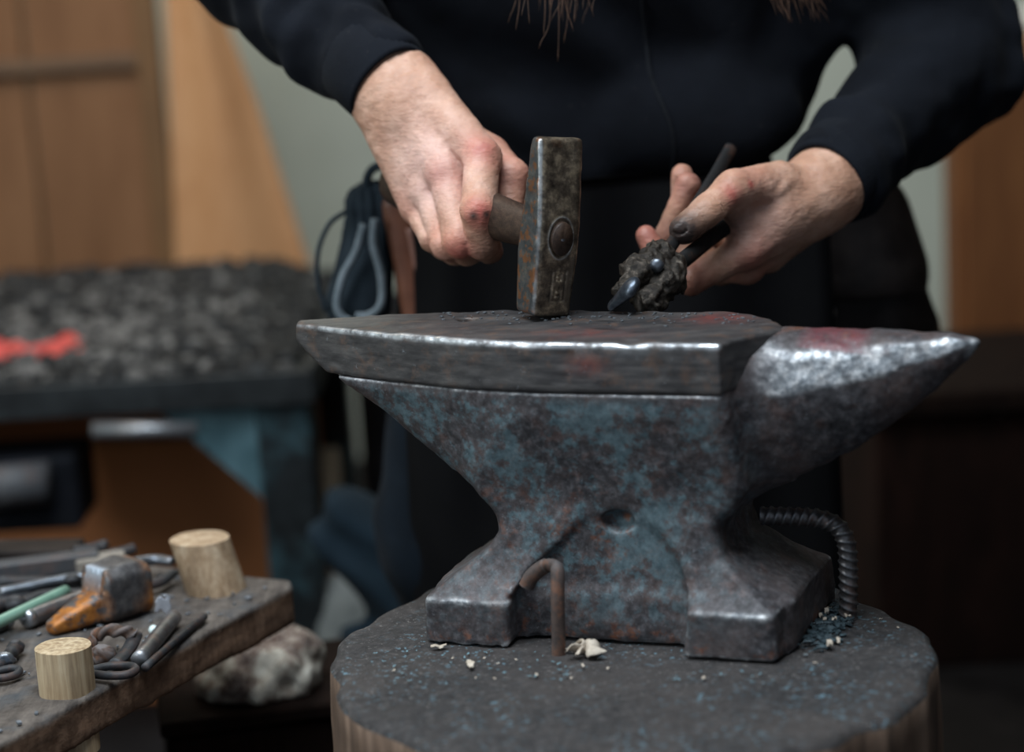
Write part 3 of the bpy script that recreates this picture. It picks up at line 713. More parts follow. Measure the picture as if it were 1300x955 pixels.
# ---- hoodie
def torso_raw(P):
    x, y, z = P.T
    cx = ip(z, [.8, 1.0, 1.3], [.085, .095, .115]); cy = ip(z, [.8, .95, 1.1, 1.35], [.50, .49, .45, .42])
    ax = ip(z, [.8, .86, .95, 1.05, 1.25, 1.34, 1.40], [.205, .208, .207, .250, .262, .225, .12]); ay = ip(z, [.8, .95, 1.2, 1.34, 1.4], [.135, .14, .145, .125, .08])
    r = np.power(np.power(np.abs(x-cx)/ax, 2.4)+np.power(np.abs(y-cy)/ay, 2.4)+1e-9, 1/2.4)
    return (r-1)*ay*.85
def hoodie(P):
    x, y, z = P.T
    fold = .0065*np.sin((x*.85+z*1.0)*52+3*noise(P, 7, 1))*np.clip(.5+noise(P, 4, 2), 0, 1) + .006*noise(P, 11, 4)
    # long diagonal drapes from the right shoulder to the middle
    fold = fold + .007*np.sin((x*.9+z*.55)*34+1.2*noise(P, 5, 7))*np.clip((.15-x)*8, 0, 1)
    d = smax(torso_raw(P), np.maximum(.835+.02*np.sin(x*9)-z, z-1.41), .03) + fold
    # pocket bulge on the wearer's left
    d = smin(d, ell(P, (.20, .365, .91), (.10, .035, .055)) + .003*noise(P, 20, 5), .03)
    ns = .0055*noise(P, 22, 9)+.003*noise(P, 48, 3)
    sR = A(-.065, .41, 1.31); sL = A(.285, .42, 1.31)
    cR = RW+(RE-RW)*.03; cL = LW+(LE-LW)*.035
    def slv(sh, el, cu, rs, re, rc, k):
        t = ((P-cu.astype(np.float32)) @ ((el-cu)/np.linalg.norm(el-cu)).astype(np.float32))
        w = .0030*np.sin(t*150+5*noise(P, 12, k))*np.exp(-((t-.06)/.05)**2) + .0045*np.sin(t*70+6*noise(P, 9, k+1))
        a = rcone(P, cu, el, rc, re) + w + ns
        a = smax(a, -t, .006)
        return smin(a, rcone(P, el, sh, re, rs)+ns, .03)
    d = smin(d, slv(sR, RE, cR, .085, .070, .0425, 1), .03)
    d = smin(d, slv(sL, LE, cL, .085, .070, .0440, 5), .03)
    d = smin(d, smin(rcone(P, J(1015, -110, .43), J(1008, 45, .42), .055, .044), rcone(P, J(1008, 45, .42), J(975, 130, .42), .044, .038), .02)+ns, .03)
    # hollow neck, fallen hood at the back
    d = smin(d, ell(P, (.12, .50, 1.40), (.13, .07, .05))+ns, .03)
    d = smax(d, -rcone(P, (.12, .38, 1.40), (.14, .32, 1.55), .062, .066), .01)
    return d
V, Q = nets(hoodie, (-.42, .12, .80), (.62, .66, 1.50), .0042); V = relax(V, Q, 1)
link('hoodie', npmesh('hoodie', V, Q), M_hood, smith)
def cuff(cu, el, name):
    ax = (el-cu)/np.linalg.norm(el-cu)
    a = np.cross(ax, A(0, 0, 1)); a /= np.linalg.norm(a); b2 = np.cross(ax, a)
    vs = []; fs = []; n = 96; prof = [(0.004, .034), (-.002, .037), (-.004, .0405), (.0, .0425), (.02, .0430), (.045, .0445), (.05, .041)]
    for s, r in prof:
        for k in range(n):
            an_ = 2*PI*k/n; rr = r + (.0009 if k % 2 else 0) + .0012*math.sin(an_*3+s*40)
            vs.append(cu + ax*s + a*rr*math.cos(an_) + b2*rr*math.sin(an_))
    for i in range(len(prof)-1):
        for k in range(n): fs.append((i*n+k, i*n+(k+1) % n, (i+1)*n+(k+1) % n, (i+1)*n+k))
    return link(name, pymesh(name, vs, fs), M_cuff, smith)
cuff(RW+(RE-RW)*.02, RE, 'cuff'); cuff(LW+(LE-LW)*.02, LE, 'cuff')
def front(x, z, f=hoodie, y0=.2, y1=.5):
    ys = np.linspace(y0, y1, 400); P = np.stack([np.full(400, x), ys, np.full(400, z)], 1).astype(np.float32); v = f(P)
    k = np.argmax(v < 0); return ys[k] if v[k] < 0 else .36
zp = []
for (px, py) in ((812, -60), (815, 0), (820, 50), (826, 95), (842, 135), (853, 165), (856, 200), (850, 235)):
    q = J(px, py, .33); yy = front(q[0], q[2]); q = J(px, py, yy); zp.append(A(q[0], front(q[0], q[2])-.0012, q[2]))
MB().tube(spline(zp, 10), .0022, 8, flat=((0, 1, 0), .4)).build('zip', mat_simple('dark_zip', (.006, .007, .009), (.016, .018, .022), 300, .8, 0, .2, spec=.1), smith, True)
# ---- trousers, apron, boots
def trousers(P):
    hR = A(-.01, .50, .80); kR = A(-.085, .47, .47); aR = A(-.03, .60, .09); hL = A(.19, .50, .80); kL = A(.24, .50, .46); aL = A(.27, .55, .09)
    d = ell(P, (.09, .50, .83), (.195, .125, .13))
    for h_, k_, a_ in ((hR, kR, aR), (hL, kL, aL)):
        d = smin(d, smin(rcone(P, h_, k_, .098, .068), rcone(P, k_, a_, .068, .055), .03), .03)
    d = d + .004*noise(P, 22, 3) + .006*noise(P, 9, 6) + .003*np.sin(P[:, 2]*60+4*noise(P, 8, 2))*np.exp(-((P[:, 2]-.47)/.08)**2)
    return smax(d, .05-P[:, 2], .01)
V, Q = nets(trousers, (-.2, .33, .02), (.4, .72, .98), .006); link('trousers', npmesh('trousers', V, Q), M_jean, smith)
for fx, fy in ((-.03, .60), (.27, .55)):
    def boot(P): 
        d = smin(rcone(P, (fx, fy, .07), (fx-.01, fy-.15, .045), .048, .042), rcone(P, (fx, fy, .06), (fx, fy+.01, .17), .05, .052), .03)
        return smax(d+.002*noise(P, 30), .012-P[:, 2], .004)
    b_ = sdfobj('boot', boot, (fx-.08, fy-.22, 0), (fx+.08, fy+.09, .24), .005, M_dleather, smith)
    MB().prism([(-.047, .055), (.047, .055), (.05, -.05), (.045, -.17), (.0, -.197), (-.052, -.17), (-.05, -.05)], np.eye(3), (fx-.003, fy, 0), .0005, .018).build('sole', M_iron, b_)
# leather apron hanging from the belt, split and open at the front
def apron():
    vs = []; fs = []; nu, nv = 26, 40
    for j in range(nv+1):
        t = j/nv; z = .86 - t*.52
        for i in range(nu+1):
            s = i/nu; x = -.108 + s*.43 + .02*t*(s-.5)
            y = .372 - .03*t*(1-t) - .010*math.sin(s*19+2.5*t) - .03*math.sin(s*PI)*(1-.5*t) + .05*max(0, .12-s)/.12*1.0
            vs.append((x, y, z))
    N = len(vs)
    vs += [(x, y+.004, z) for x, y, z in vs]
    for j in range(nv):
        for i in range(nu):
            a = j*(nu+1)+i; q = (a, a+nu+1, a+nu+2, a+1); fs.append(q); fs.append(tuple(N+k for k in q[::-1]))
    for j in range(nv):
        for i in (0, nu):
            a = j*(nu+1)+i; b_ = a+nu+1; fs.append((a, b_, N+b_, N+a) if i else (b_, a, N+a, N+b_))
    for i in range(nu): a = nv*(nu+1)+i; fs.append((a, a+1, N+a+1, N+a)); fs.append((i+1, i, N+i, N+i+1))
    return link('apron', pymesh('apron', vs, fs), mat_simple('black_apron_leather', (.0025, .0025, .003), (.005, .005, .006), 12, .75, 0, .3, spec=.12), smith)
apron()
# hair
def hair():
    r2 = random.Random(5); mb = MB()
    hc = A(.14, .235, 1.545)
    ends = [((708+r2.gauss(0, 20)), r2.uniform(-50, 30), r2.uniform(.20, .27)) for _ in range(46)]
    ends += [((1018+r2.gauss(0, 22)), r2.uniform(-60, 30), r2.uniform(.24, .30)) for _ in range(120)]
    ends += [(655, 38, .22), (672, 30, .21), (684, 62, .22), (728, 40, .21), (740, 12, .22), (716, 55, .23), (700, 26, .22), (690, 44, .21), (708, 78, .22), (662, 20, .2)]
    for px, py, y in ends:
        e = J(px, py, y); s = -1 if px < 850 else 1
        root = hc + A(s*.07, .0+r2.uniform(-.04, .06), .04)
        m1 = root + A(s*.025+r2.gauss(0, .006), 0, -.15); m2 = m1*.45+e*.55 + A(r2.gauss(0, .010), r2.gauss(0, .01), 0)
        m3 = m1*.1+e*.9 + A(s*-.004+r2.gauss(0, .005), 0, 0)
        mb.tube(spline([root, m1, m2, m3, e], 9), list(np.linspace(.0009, .00022, 37)), 5)
    return mb.build('hair', M_hair, smith, True)
hair()
def scalp(P):
    hc = A(.14, .235, 1.545); d = ell(P, hc+A(0, .02, .014), (.083, .096, .102)); d = smin(d, rcone(P, hc+A(0, .07, 0), hc+A(0, .10, -.16), .05, .03), .04)
    for s in (-1, 1): d = smin(d, rcone(P, hc+A(s*.07, .03, .02), hc+A(s*.085, .03, -.16), .022, .016), .02)
    d = smax(d, -ell(P, hc+A(0, -.12, -.035), (.062, .09, .10)), .01)
    return d + .003*np.sin(P[:, 0]*260+4*noise(P, 10))
V, Q = nets(scalp, (0, .08, 1.30), (.28, .45, 1.70), .005); link('hair_crown', npmesh('hair_crown', V, Q), M_hair, smith)

# ---- drawstring pouch at the hip
po = empty('drawstring_pouch', tuple(J(455, 420, .42)), 'blue-black drawstring pouch with grey cords hanging at the hip behind the anvil heel', 'pouch')
pc = J(455, 340, .42); SP = .00082
def P2(px, py, y=.42): return J(px, py, y)
def pouch(P):
    d = rcone(P, P2(455, 385), P2(468, 300), .034, .024, ((0, 1, 0), .75)); d = smin(d, rcone(P, P2(470, 290), P2(472, 262), .018, .026, ((0, 1, 0), .75)), .014)
    q = P-P2(468, 300).astype(np.float32); an_ = np.arctan2(q[:, 1], q[:, 0])
    return d + .0022*np.sin(an_*11)*np.clip((P[:, 2]-P2(455, 360)[2])*14, .15, 1) + .003*noise(P, 30)
sdfobj('bag', pouch, P2(455, 440)-.06, P2(480, 240)+A(.06, .06, .02), .0028, M_pouch, po)
for pts in ([(476, 278), (474, 310), (484, 350), (484, 385), (470, 400), (452, 402)], [(462, 285), (452, 320), (436, 350), (428, 385), (434, 402), (448, 410)]):
    MB().tube(spline([P2(x, y, .385) for x, y in pts], 8), .0042, 8).build('cord', M_cord, po, True)
MB().tube(spline([P2(x, y, .40) for x, y in ((440, 268), (418, 285), (404, 320), (404, 360), (414, 395))], 8), .0026, 8).build('tie', M_pouch, po, True)
lp = [P2(482+17*math.cos(a_), 235+24*math.sin(a_), .41) for a_ in np.linspace(0, 2*PI, 25)]
MB().tube(lp, .0045, 8, cap=False).build('loop', M_pouch, po, True)
# ---- leather sheath beside it
sh = empty('leather_sheath', tuple(J(530, 420, .40)), 'glossy reddish brown leather sheath hanging from the belt beside the pouch', 'sheath')
def sheath(P):
    d = rcone(P, J(508, 262, .40), J(549, 470, .395), .018, .022, ((0, 1, 0), .45)); return d + .001*noise(P, 40)
sdfobj('case', sheath, J(490, 500, .40)-.03, J(560, 240, .40)+.03, .002, M_leather, sh)
MB().tube(spline([J(519, 290, .391), J(529, 340, .390), J(541, 395, .388), J(550, 445, .388)], 8), .0034, 8).build('highlight_strip', mat_simple('leather_highlight', (.25, .12, .09), (.36, .19, .15), 30, .35), sh, True)  # pale strip modelled in place of the highlight on the glossy leather
# ---- leather bag at the other hip
lb = empty('leather_bag', tuple(J(1090, 430, .5)), 'dark brown leather bag hanging on the hip to the right, behind the anvil horn', 'bag')
def hipbag(P):
    d = rcone(P, J(1080, 300, .50), J(1105, 420, .50), .062, .078, ((0, 1, 0), .5)); 
    q = (P-J(1080, 280, .5).astype(np.float32)) @ CR.astype(np.float32)
    return d + .004*np.sin(q*90+2*noise(P, 10)) + .003*noise(P, 20)
sdfobj('pocket', hipbag, J(1000, 500, .5)-A(.05, .09, .03), J(1180, 240, .5)+A(.05, .09, .03), .004, M_dleather, lb)
def flap(P):
    d = np.abs(rcone(P, J(1075, 290, .50), J(1092, 350, .495), .068, .070, ((0, 1, 0), .6)))-.0025
    return smax(d, (J(1092, 375, .49)[2]+.0-P[:, 2]), .004)
sdfobj('flap', flap, J(1000, 430, .5)-A(.03, .09, 0), J(1180, 220, .5)+A(.03, .09, .03), .0032, mat_simple('worn_dark_leather', (.014, .010, .009), (.045, .034, .030), 30, .5, 0, .3, spec=.25), lb)
def pebble(c, r, name, mat, parent=None, sq=(1, 1, .7), amp=.15, seed=1, n=10):
    vs = []; fs = []
    for i in range(n+1):
        th_ = PI*i/n
        for k in range(2*n):
            p_ = PI*k/n; q = A(math.sin(th_)*math.cos(p_), math.sin(th_)*math.sin(p_), math.cos(th_))
            vs.append(q)
    V = np.array(vs); V = V*(1+amp*noise(V, 1.7, seed)[:, None]+amp*.6*noise(V, 4, seed+2)[:, None])*np.array(sq)*r + np.array(c)
    for i in range(n):
        for k in range(2*n): fs.append((i*2*n+k, (i+1)*2*n+k, (i+1)*2*n+(k+1) % (2*n), i*2*n+(k+1) % (2*n)))
    return link(name, pymesh(name, V, fs), mat, parent)
pebble(J(1050, 397, .445), .009, 'rivet', M_bright, lb, (1, .6, 1), .03)

# ================================================================== TONGS + workpiece
tg = empty('tongs', tuple(J(800, 400, .045)), 'soot-caked blacksmith tongs held in the left hand, jaws resting on the anvil', 'tongs')
M_clink = NT('clinker_crust'); _n = M_clink.noise(170, 6, .75)
M_clink.set(M_clink.ramp(_n, [(.35, (.008, .007, .006)), (.55, (.045, .036, .028)), (.72, (.26, .22, .18))]), M_clink.ramp(M_clink.noise(60), [(.3, .2), (.7, .6)]), .35); M_clink.bump(_n, .8, .003); M_clink = M_clink.m
M_soot = mat_iron('sooty_iron', (.003, .003, .003), (.011, .010, .010), .15, .7, 0, .2, .05)
z0 = .7865
jA = A(*HZ(812, 388, z0+.004)); 
def jaw1(P):
    d = smin(rcone(P, J(822, 382, .050), J(848, 352, .072), .0135, .0155), rcone(P, J(846, 355, .072), J(856, 338, .088), .014, .011), .006)
    return d + .0028*noise(P, 110, 1)+.0022*noise(P, 230, 2)
def jaw2(P):
    d = smin(rcone(P, J(792, 368, .040), J(806, 348, .056), .0085, .0115), rcone(P, J(808, 346, .056), J(838, 326, .082), .011, .0135), .006)
    return d + .0028*noise(P, 110, 4)+.0022*noise(P, 230, 6)
lo = J(780, 410, .03)-.025; hi = J(870, 300, .1)+.025
sdfobj('jaw', jaw1, lo, hi, .0012, M_clink, tg, 0); sdfobj('jaw', jaw2, lo, hi, .0012, M_clink, tg, 0)
pebble(J(834, 337, .055), .0062, 'rivet', M_bluesteel, tg, (1, .8, 1), .1, 3)
MB().tube(spline([J(838, 335, .085), J(850, 315, .105), J(880, 268, .150), J(905, 228, .190), J(928, 188, .235)], 8), .0062, 12, flat=((0, 1, 0), .7)).build('rein', M_soot, tg, True)
MB().tube(spline([J(848, 345, .085), J(868, 330, .105), J(895, 308, .135), J(925, 285, .165), J(950, 262, .20), J(968, 235, .24)], 8), .0075, 12, flat=((0, 1, 0), .7)).build('rein', M_soot, tg, True)
def work(P):
    a = HZ(777, 393, .7835)+A(.001, -.004, .005); b_ = J(800, 366, .022)
    d = rcone(P, a, b_, .0062, .0105, (np.cross((b_-a), A(0, 1, .2)), .6)); return d + .0004*noise(P, 90)
o = sdfobj('forged_blank', work, HZ(777, 400, .78)-.03, J(803, 362, .04)+.025, .0009, M_bluesteel)
tag(o, 'small pointed blue-grey steel piece gripped in the tong jaws, tip on the anvil face', 'workpiece'); recenter(o)

# ================================================================== debris on the stump
def flake(name, c, s, mat, seed, curl=.3):
    r = random.Random(seed); n = 7; vs = []; fs = []; a0 = r.uniform(0, PI)
    for lay in (0, 1):
        for i in range(n+1):
            for j in range(3):
                t = i/n-.5; u_ = (j-1)*.5*(1-abs(t)*.9)*r.uniform(.6, 1.1)
                x_ = t*s*1.8; y_ = u_*s*.9; zz = abs(math.sin(t*4+seed))*s*curl + (1-lay)*s*.12
                vs.append((c[0]+x_*math.cos(a0)-y_*math.sin(a0), c[1]+x_*math.sin(a0)+y_*math.cos(a0), c[2]+zz))
    m = 3*(n+1)
    for i in range(n):
        for j in range(2):
            a = i*3+j; fs.append((a, a+3, a+4, a+1)); fs.append((m+a, m+a+1, m+a+4, m+a+3))
        fs.append((i*3, m+i*3, m+i*3+3, i*3+3)); fs.append((i*3+2, i*3+5, m+i*3+5, m+i*3+2))
    fs.append((0, 1, m+1, m)); fs.append((1, 2, m+2, m+1)); k = 3*n; fs.append((k, m+k, m+k+1, k+1)); fs.append((k+1, m+k+1, m+k+2, k+2))
    o = link(name, pymesh(name, vs, fs), mat, smooth=False); return recenter(o)
M_pale = mat_simple('pale_wood_flake', (.38, .31, .24), (.62, .55, .46), 90, .8); M_teal = mat_simple('teal_paint_flake', (.08, .16, .2), (.2, .33, .38), 90, .6)
def scrunch(c, s, name, mat, seed):
    """crumpled leaf: overlapping curled blades in one mesh"""
    r = random.Random(seed); mb = MB()
    for k in range(9):
        a = r.uniform(0, 2*PI); e = r.uniform(.1, .9); L = s*r.uniform(.5, 1)
        p = [A(*c)+A(0, 0, s*.12), A(*c)+A(math.cos(a)*L*.5, math.sin(a)*L*.5*.7, L*e*.5+.001), A(*c)+A(math.cos(a+.5)*L, math.sin(a+.5)*L*.7, L*e*.35+.0015)]
        mb.tube(spline(p, 6), [s*.06, s*.10, s*.16, s*.22, s*.25, s*.24, s*.2, s*.2, s*.18, s*.15, s*.1, s*.06, s*.02], 7, flat=((math.sin(a), -math.cos(a), .7), .22))
    return recenter(mb.build(name, mat, smooth=True))
o = scrunch(HZ(743, 832, .5315), .024, 'dry_leaf', M_pale, 3); tag(o, 'crumpled pale dry leaf on the stump in front of the anvil waist', 'leaf')
r3 = random.Random(21)
pal = [(597, 845, .0050), (557, 823, .0045), (632, 843, .0018), (681, 857, .0026), (740, 846, .0030), (604, 861, .0016), (772, 849, .0024), (628, 862, .0018), (655, 838, .0018), (575, 836, .0018), (740, 822, .002), (893, 862, .003), (1140, 797, .0018), (1118, 786, .0015), (725, 862, .0022), (615, 836, .002), (1035, 842, .002), (500, 852, .0022)]
lab = {0: 'largest cream wood chip on the stump in front of the left anvil foot', 1: 'white curled shaving lying close under the left front foot of the anvil'}
for k, (px, py, s) in enumerate(pal):
    o = flake('wood_chip', HZ(px, py, .5318), s*(1.6 if k < 2 else 1.05), M_pale, 30+k)
    tag(o, lab.get(k, 'tiny pale chip lying loose on the blackened stump top'), 'wood chip', 'pale chips on the stump top')
    if k in lab: del o['group']
for k in range(60):
    px, py = r3.uniform(470, 720), r3.uniform(826, 868)
    if k > 42: px, py = r3.uniform(855, 1010), r3.uniform(852, 868)
    o = flake('paint_flake', HZ(px, py, .5316), r3.uniform(.0008, .0024), M_teal, 80+k)
    tag(o, 'tiny blue-grey scale flake lying on the stump top near the anvil feet', 'scale flake', 'blue-grey flakes on the stump top')
mb = MB(); mats = []
r4 = random.Random(9)
for k in range(420):
    t = r4.random(); px = 1035+t*30+r4.gauss(0, 11); py = 775+(1-t)*42+r4.gauss(0, 7); py = min(838, max(768, py)); px = min(px, 1082)
    c = HZ(px, py, .532); a = r4.uniform(0, PI); s = r4.uniform(.0006, .0020)
    M = np.array(Matrix.Rotation(a, 3, 'Z') @ Matrix.Rotation(r4.uniform(-.6, .6), 3, 'X')); mb.box(c+A(0, 0, r4.uniform(0, .003)), (s*1.6, s*.8, s*.35), M)
o = mb.build('sawdust_debris', mat_simple('blue_black_scale', (.010, .014, .017), (.07, .11, .13), 220, .5)); tag(o, 'small heap of blue-black scale crumbs beside the right foot of the anvil', 'debris', kind='stuff'); recenter(o)
for k, (px, py, s) in enumerate([(1049, 779, .004), (1059, 789, .003), (1047, 790, .003), (1053, 821, .0045), (1064, 815, .003), (1076, 785, .003), (1042, 784, .003), (1052, 774, .0022)]):
    o = flake('wood_chip', HZ(px, py, .5335), s*1.3, M_pale, 130+k, .8); tag(o, 'pale wood chip in the crumb heap between the anvil foot and the ribbed rebar', 'wood chip', 'pale chips beside the rebar')
# scale crumbs on the anvil face
mb = MB()
for k in range(130):
    px, py = r4.uniform(560, 960), r4.gauss(402, 5); py = max(396+abs(px-680)*.01, min(418, py)); c = HZ(px, py, .7818); s = r4.uniform(.0004, .0011)
    mb.box(c, (s*1.4, s, s*.4), np.array(Matrix.Rotation(r4.uniform(0, PI), 3, 'Z')))
o = mb.build('forge_scale', mat_simple('dark_forge_scale', (.02, .025, .03), (.2, .22, .24), 300, .4)); tag(o, 'fine loose scale crumbs scattered over the anvil face', 'forge scale', kind='stuff'); recenter(o)

# ================================================================== WORK BENCH (foreground left)
K0 = A(-.213, .236, .5); D1 = A(-.472, -.881, 0); D1 /= np.linalg.norm(D1); D2 = A(-D1[1], D1[0], 0)*1.0
if D2[0] > 0: D2 = -D2
def BK(a, b_, z=0): return K0 + D1*a + D2*b_ + A(0, 0, z)
bn = empty('workbench', (*(BK(.3, .25)[:2]), 0), 'low rustic plank bench with peg legs standing through its top, tools strewn over it', 'bench')
M_bench = mat_wood('dusty_bench_wood', (.045, .035, .03), (.12, .092, .075), (.23, .185, .155), (8, 1.2, 4), 9, .85, .5)
BM = np.stack([D1, D2, A(0, 0, 1)], 1)
def BLz(fz): return fz
def slab(P):
    L = (P-K0.astype(np.float32)) @ BM.astype(np.float32); a, b_, z = L.T
    d = rbox(L, (.36, .29, -.019), (.36, .29, .019), .004)
    d = smax(d, (-(a+b_)*.707+.010), .004)
    d = smax(d, -(np.maximum(np.abs(a-.262)-.0012, -z-.060)), .002) if False else d
    d = d + .0012*noise(L*np.array([1, .25, 1], dtype=np.float32), 70) + .0015*noise(L, 22, 3)*(np.abs(z+.0) > .004)
    saw = .0009*np.abs(np.sin(a*330))*np.exp(-(b_/.006)**2)
    return d + saw
_m = NT('old_bench_plank'); _v = _m.mapping((8, 1.2, 4)); _n = _m.noise(9, 6, .65, _v, .6); _f = _m.noise(60, 5, .7)
_t = _m.mix(.4, _m.ramp(_n, [(.3, (.03, .024, .021)), (.5, (.085, .07, .06)), (.7, (.17, .145, .125))]), _m.ramp(_f, [(.35, (.02, .018, .018)), (.65, (.16, .14, .125))]))
_t = _m.mix(_m.math('MULTIPLY', _m.ramp(_m.noise(22, 4), [(.5, 0), (.65, 1)]), .5), _t, (.06, .075, .09))
_s = _m.mix(.5, _m.ramp(_m.noise(16, 5, .6, _m.mapping((1, 1, 7))), [(.35, (.05, .028, .018)), (.65, (.20, .115, .07))]), _m.ramp(_f, [(.3, (.07, .04, .026)), (.7, (.26, .165, .11))]))
_m.set(_m.mix(_m.attr(0), _t, _s), .85, 0, .25); _m.bump(_f, .6, .003)
sdfobj('bench_top', slab, BK(.36, .29)-A(.52, .52, .05), BK(.36, .29)+A(.52, .52, .03), .0028, _m.m, bn, 0, lambda V: np.stack([np.clip((.4965-V[:, 2])/.003, 0, 1)]*3, 1))
M_peg = mat_wood('pale_peg_wood', (.13, .075, .04), (.36, .24, .14), (.60, .47, .33), (5, 5, 1.6), 16, .75, .4)
M_pegB = NT('sawn_peg_wood'); _v = M_pegB.mapping((1, 1, .05)); _n = M_pegB.noise(190, 4, .6, _v)
M_pegB.set(M_pegB.mix(m_ := .4, M_pegB.ramp(_n, [(.35, (.16, .10, .05)), (.5, (.40, .29, .17)), (.65, (.60, .50, .34))]), M_pegB.ramp(M_pegB.noise(30), [(.3, (.3, .2, .11)), (.7, (.55, .44, .3))])), .7); M_pegB.bump(_n, .6, .0015); M_pegB = M_pegB.m
def leg(top, foot, r0, r1, mat, name='leg', wob=.0012):
    P = [A(*top)+(A(*foot)-A(*top))*t for t in np.linspace(0, 1, 26)]
    P = [P[0]+(P[0]-P[1])*.0, P[0]+(P[1]-P[0])*.06] + P[1:]
    rad = [r0*.96, r0*1.0] + [r0+(r1-r0)*t for t in np.linspace(0.02, 1, 25)]
    mb_ = MB(); n = 40; T = (P[-1]-P[0])/np.linalg.norm(P[-1]-P[0]); x = A(1, 0, 0); y = A(0, -1, 0)
    vs = [tuple(P[0])]; fs = []
    for i, p in enumerate(P):
        for k in range(n):
            an_ = 2*PI*k/n; rr = rad[i]*(1+.03*math.sin(2*an_+1)+.015*math.sin(5*an_+i*.2)); vs.append(p+rr*(x*math.cos(an_)+y*math.sin(an_)))
    for k in range(n): fs.append((0, 1+(k+1) % n, 1+k))
    for i in range(len(P)-1):
        for k in range(n): fs.append((1+i*n+k, 1+i*n+(k+1) % n, 1+(i+1)*n+(k+1) % n, 1+(i+1)*n+k))
    fs.append(tuple(1+(len(P)-1)*n+k for k in range(n)))
    o = link(name, pymesh(name, vs, fs), mat, bn); 
    m = o.modifiers.new('w', 'EDGE_SPLIT'); m.split_angle = math.radians(50); return o
tp = HZ(253, 681, .5); 
b0 = HZ(274, 748, .5); t0 = J(253, 683, b0[1]+.004)
d_ = (b0-t0); leg(t0, t0+d_*((t0[2]-.448)/(-d_[2])), .0278, .029, M_peg, 'peg')
b0 = HZ(82, 876, .5); t0 = J(80, 820, b0[1]); leg(t0, A(b0[0]+.002, b0[1]-.003, .448), .0228, .023, M_pegB, 'peg')
leg(BK(.1, .30, -.03), A(*BK(.07, .26)[:2], .001), .024, .026, M_peg); leg(BK(.62, .25, -.03), A(*BK(.66, .22)[:2], .001), .024, .026, M_peg); leg(BK(.1, .52, -.03), A(*BK(.04, .56)[:2], .001), .024, .026, M_peg); leg(BK(.62, .52, -.03), A(*BK(.68, .56)[:2], .001), .024, .026, M_peg)
# --- tools on the bench
ZB = .5012
def B(px, py, z=0.0): return HZ(px, py, ZB+z)
def Rz(a): return np.array(Matrix.Rotation(a, 3, 'Z'))
# rusty cross peen hammer head
hh = empty('rusty_hammer', tuple(B(110, 780)), 'rusty orange wedge-peen hammer head lying loose on the bench', 'hammer head')
pA = B(60, 800, .006); pB = B(140, 755, .022)
ax = pB-pA; ax[2] = 0; ax /= np.linalg.norm(ax); sd = np.cross(A(0, 0, 1), ax)
HM2 = np.stack([ax, sd, A(0, 0, 1)], 1); H0 = B(63, 806); LH = .098
def hh_sdf(P):
    L = (P-H0.astype(np.float32)) @ HM2.astype(np.float32); x, y, z = L.T
    hy_ = ip(x, [0, .046, .051, .080, .098], [.0080, .0175, .0255, .0265, .0245]); zt = ip(x, [0, .046, .051, .080, .098], [.011, .030, .050, .053, .049]); 
    d = smax(smax(np.abs(y)-hy_, np.abs(z-zt/2)-zt/2, .005), np.abs(x-LH/2)-LH/2, .004)
    d = smax(d, (np.abs(y)/hy_+np.abs(z-zt/2)/(zt/2)-1.66)*.012, .002)
    d = smax(d, -np.maximum(np.sqrt(((x-.072)/.0105)**2+(y/.009)**2)-1, -1)*.008 if False else d, .001)
    return d + .0006*noise(P, 60)+.0004*noise(P, 170, 2)
M_hh = mat_iron('rust_flaked_steel', (.03, .035, .045), (.12, .13, .15), 0, .45, .5)
mm = NT('orange_rust_steel'); _f = mm.noise(120, 6, .7); _r = mm.noise(70, 5, .65)
c_ = mm.ramp(_f, [(.3, (.03, .03, .034)), (.7, (.13, .125, .125))]); c_ = mm.mix(mm.math('MULTIPLY', mm.attr(0), mm.ramp(_r, [(.42, 0), (.52, 1)])), c_, mm.ramp(_f, [(.3, (.22, .07, .015)), (.7, (.5, .2, .04))]))
c_ = mm.mix(mm.math('MULTIPLY', mm.attr(1), .8), c_, (.5, .58, .68)); mm.set(c_, .5, .35); mm.bump(_f, .5, .001)
def hat(V):
    L = (V-H0) @ HM2; x, y, z = L.T
    return np.stack([np.clip(1.1-(x-.035)/.02, 0, 1)+.7*np.exp(-((x-.1)/.02)**2-((z-.01)/.01)**2)+.5*np.exp(-((x-.095)/.006)**2), np.exp(-((x-.052)/.004)**2)*(np.abs(y) < .015)*(z > .03), x*0], 1)
sdfobj('wedge_peen_body', hh_sdf, H0-A(.05, .05, .02), H0+A(.14, .14, .08), .0014, mm.m, hh, 1, hat)
# black tongs lying behind the hammer head
t2 = empty('tongs', tuple(B(120, 735)), 'black tongs lying across the bench behind the rusty hammer head', 'tongs')
for pts, z in (([(0, 752), (40, 744), (85, 735), (140, 727), (165, 718), (195, 711), (219, 713)], .014), ([(0, 738), (50, 738), (90, 741), (140, 738), (170, 744), (200, 740), (222, 727)], .007)):
    P = spline([B(x, y, z+.003) for x, y in pts], 8); n_ = len(P)
    MB().tube(P, list(np.interp(np.linspace(0, 1, n_), [0, .45, .55, .8, 1], [.006, .006, .010, .0065, .005])), 10, flat=((0, 0, 1), .85)).build('arm', M_bluesteel if z > .01 else M_iron, t2, True)
pebble(B(92, 735, .018), .008, 'rivet', M_iron, t2, (1, 1, .6), .05)
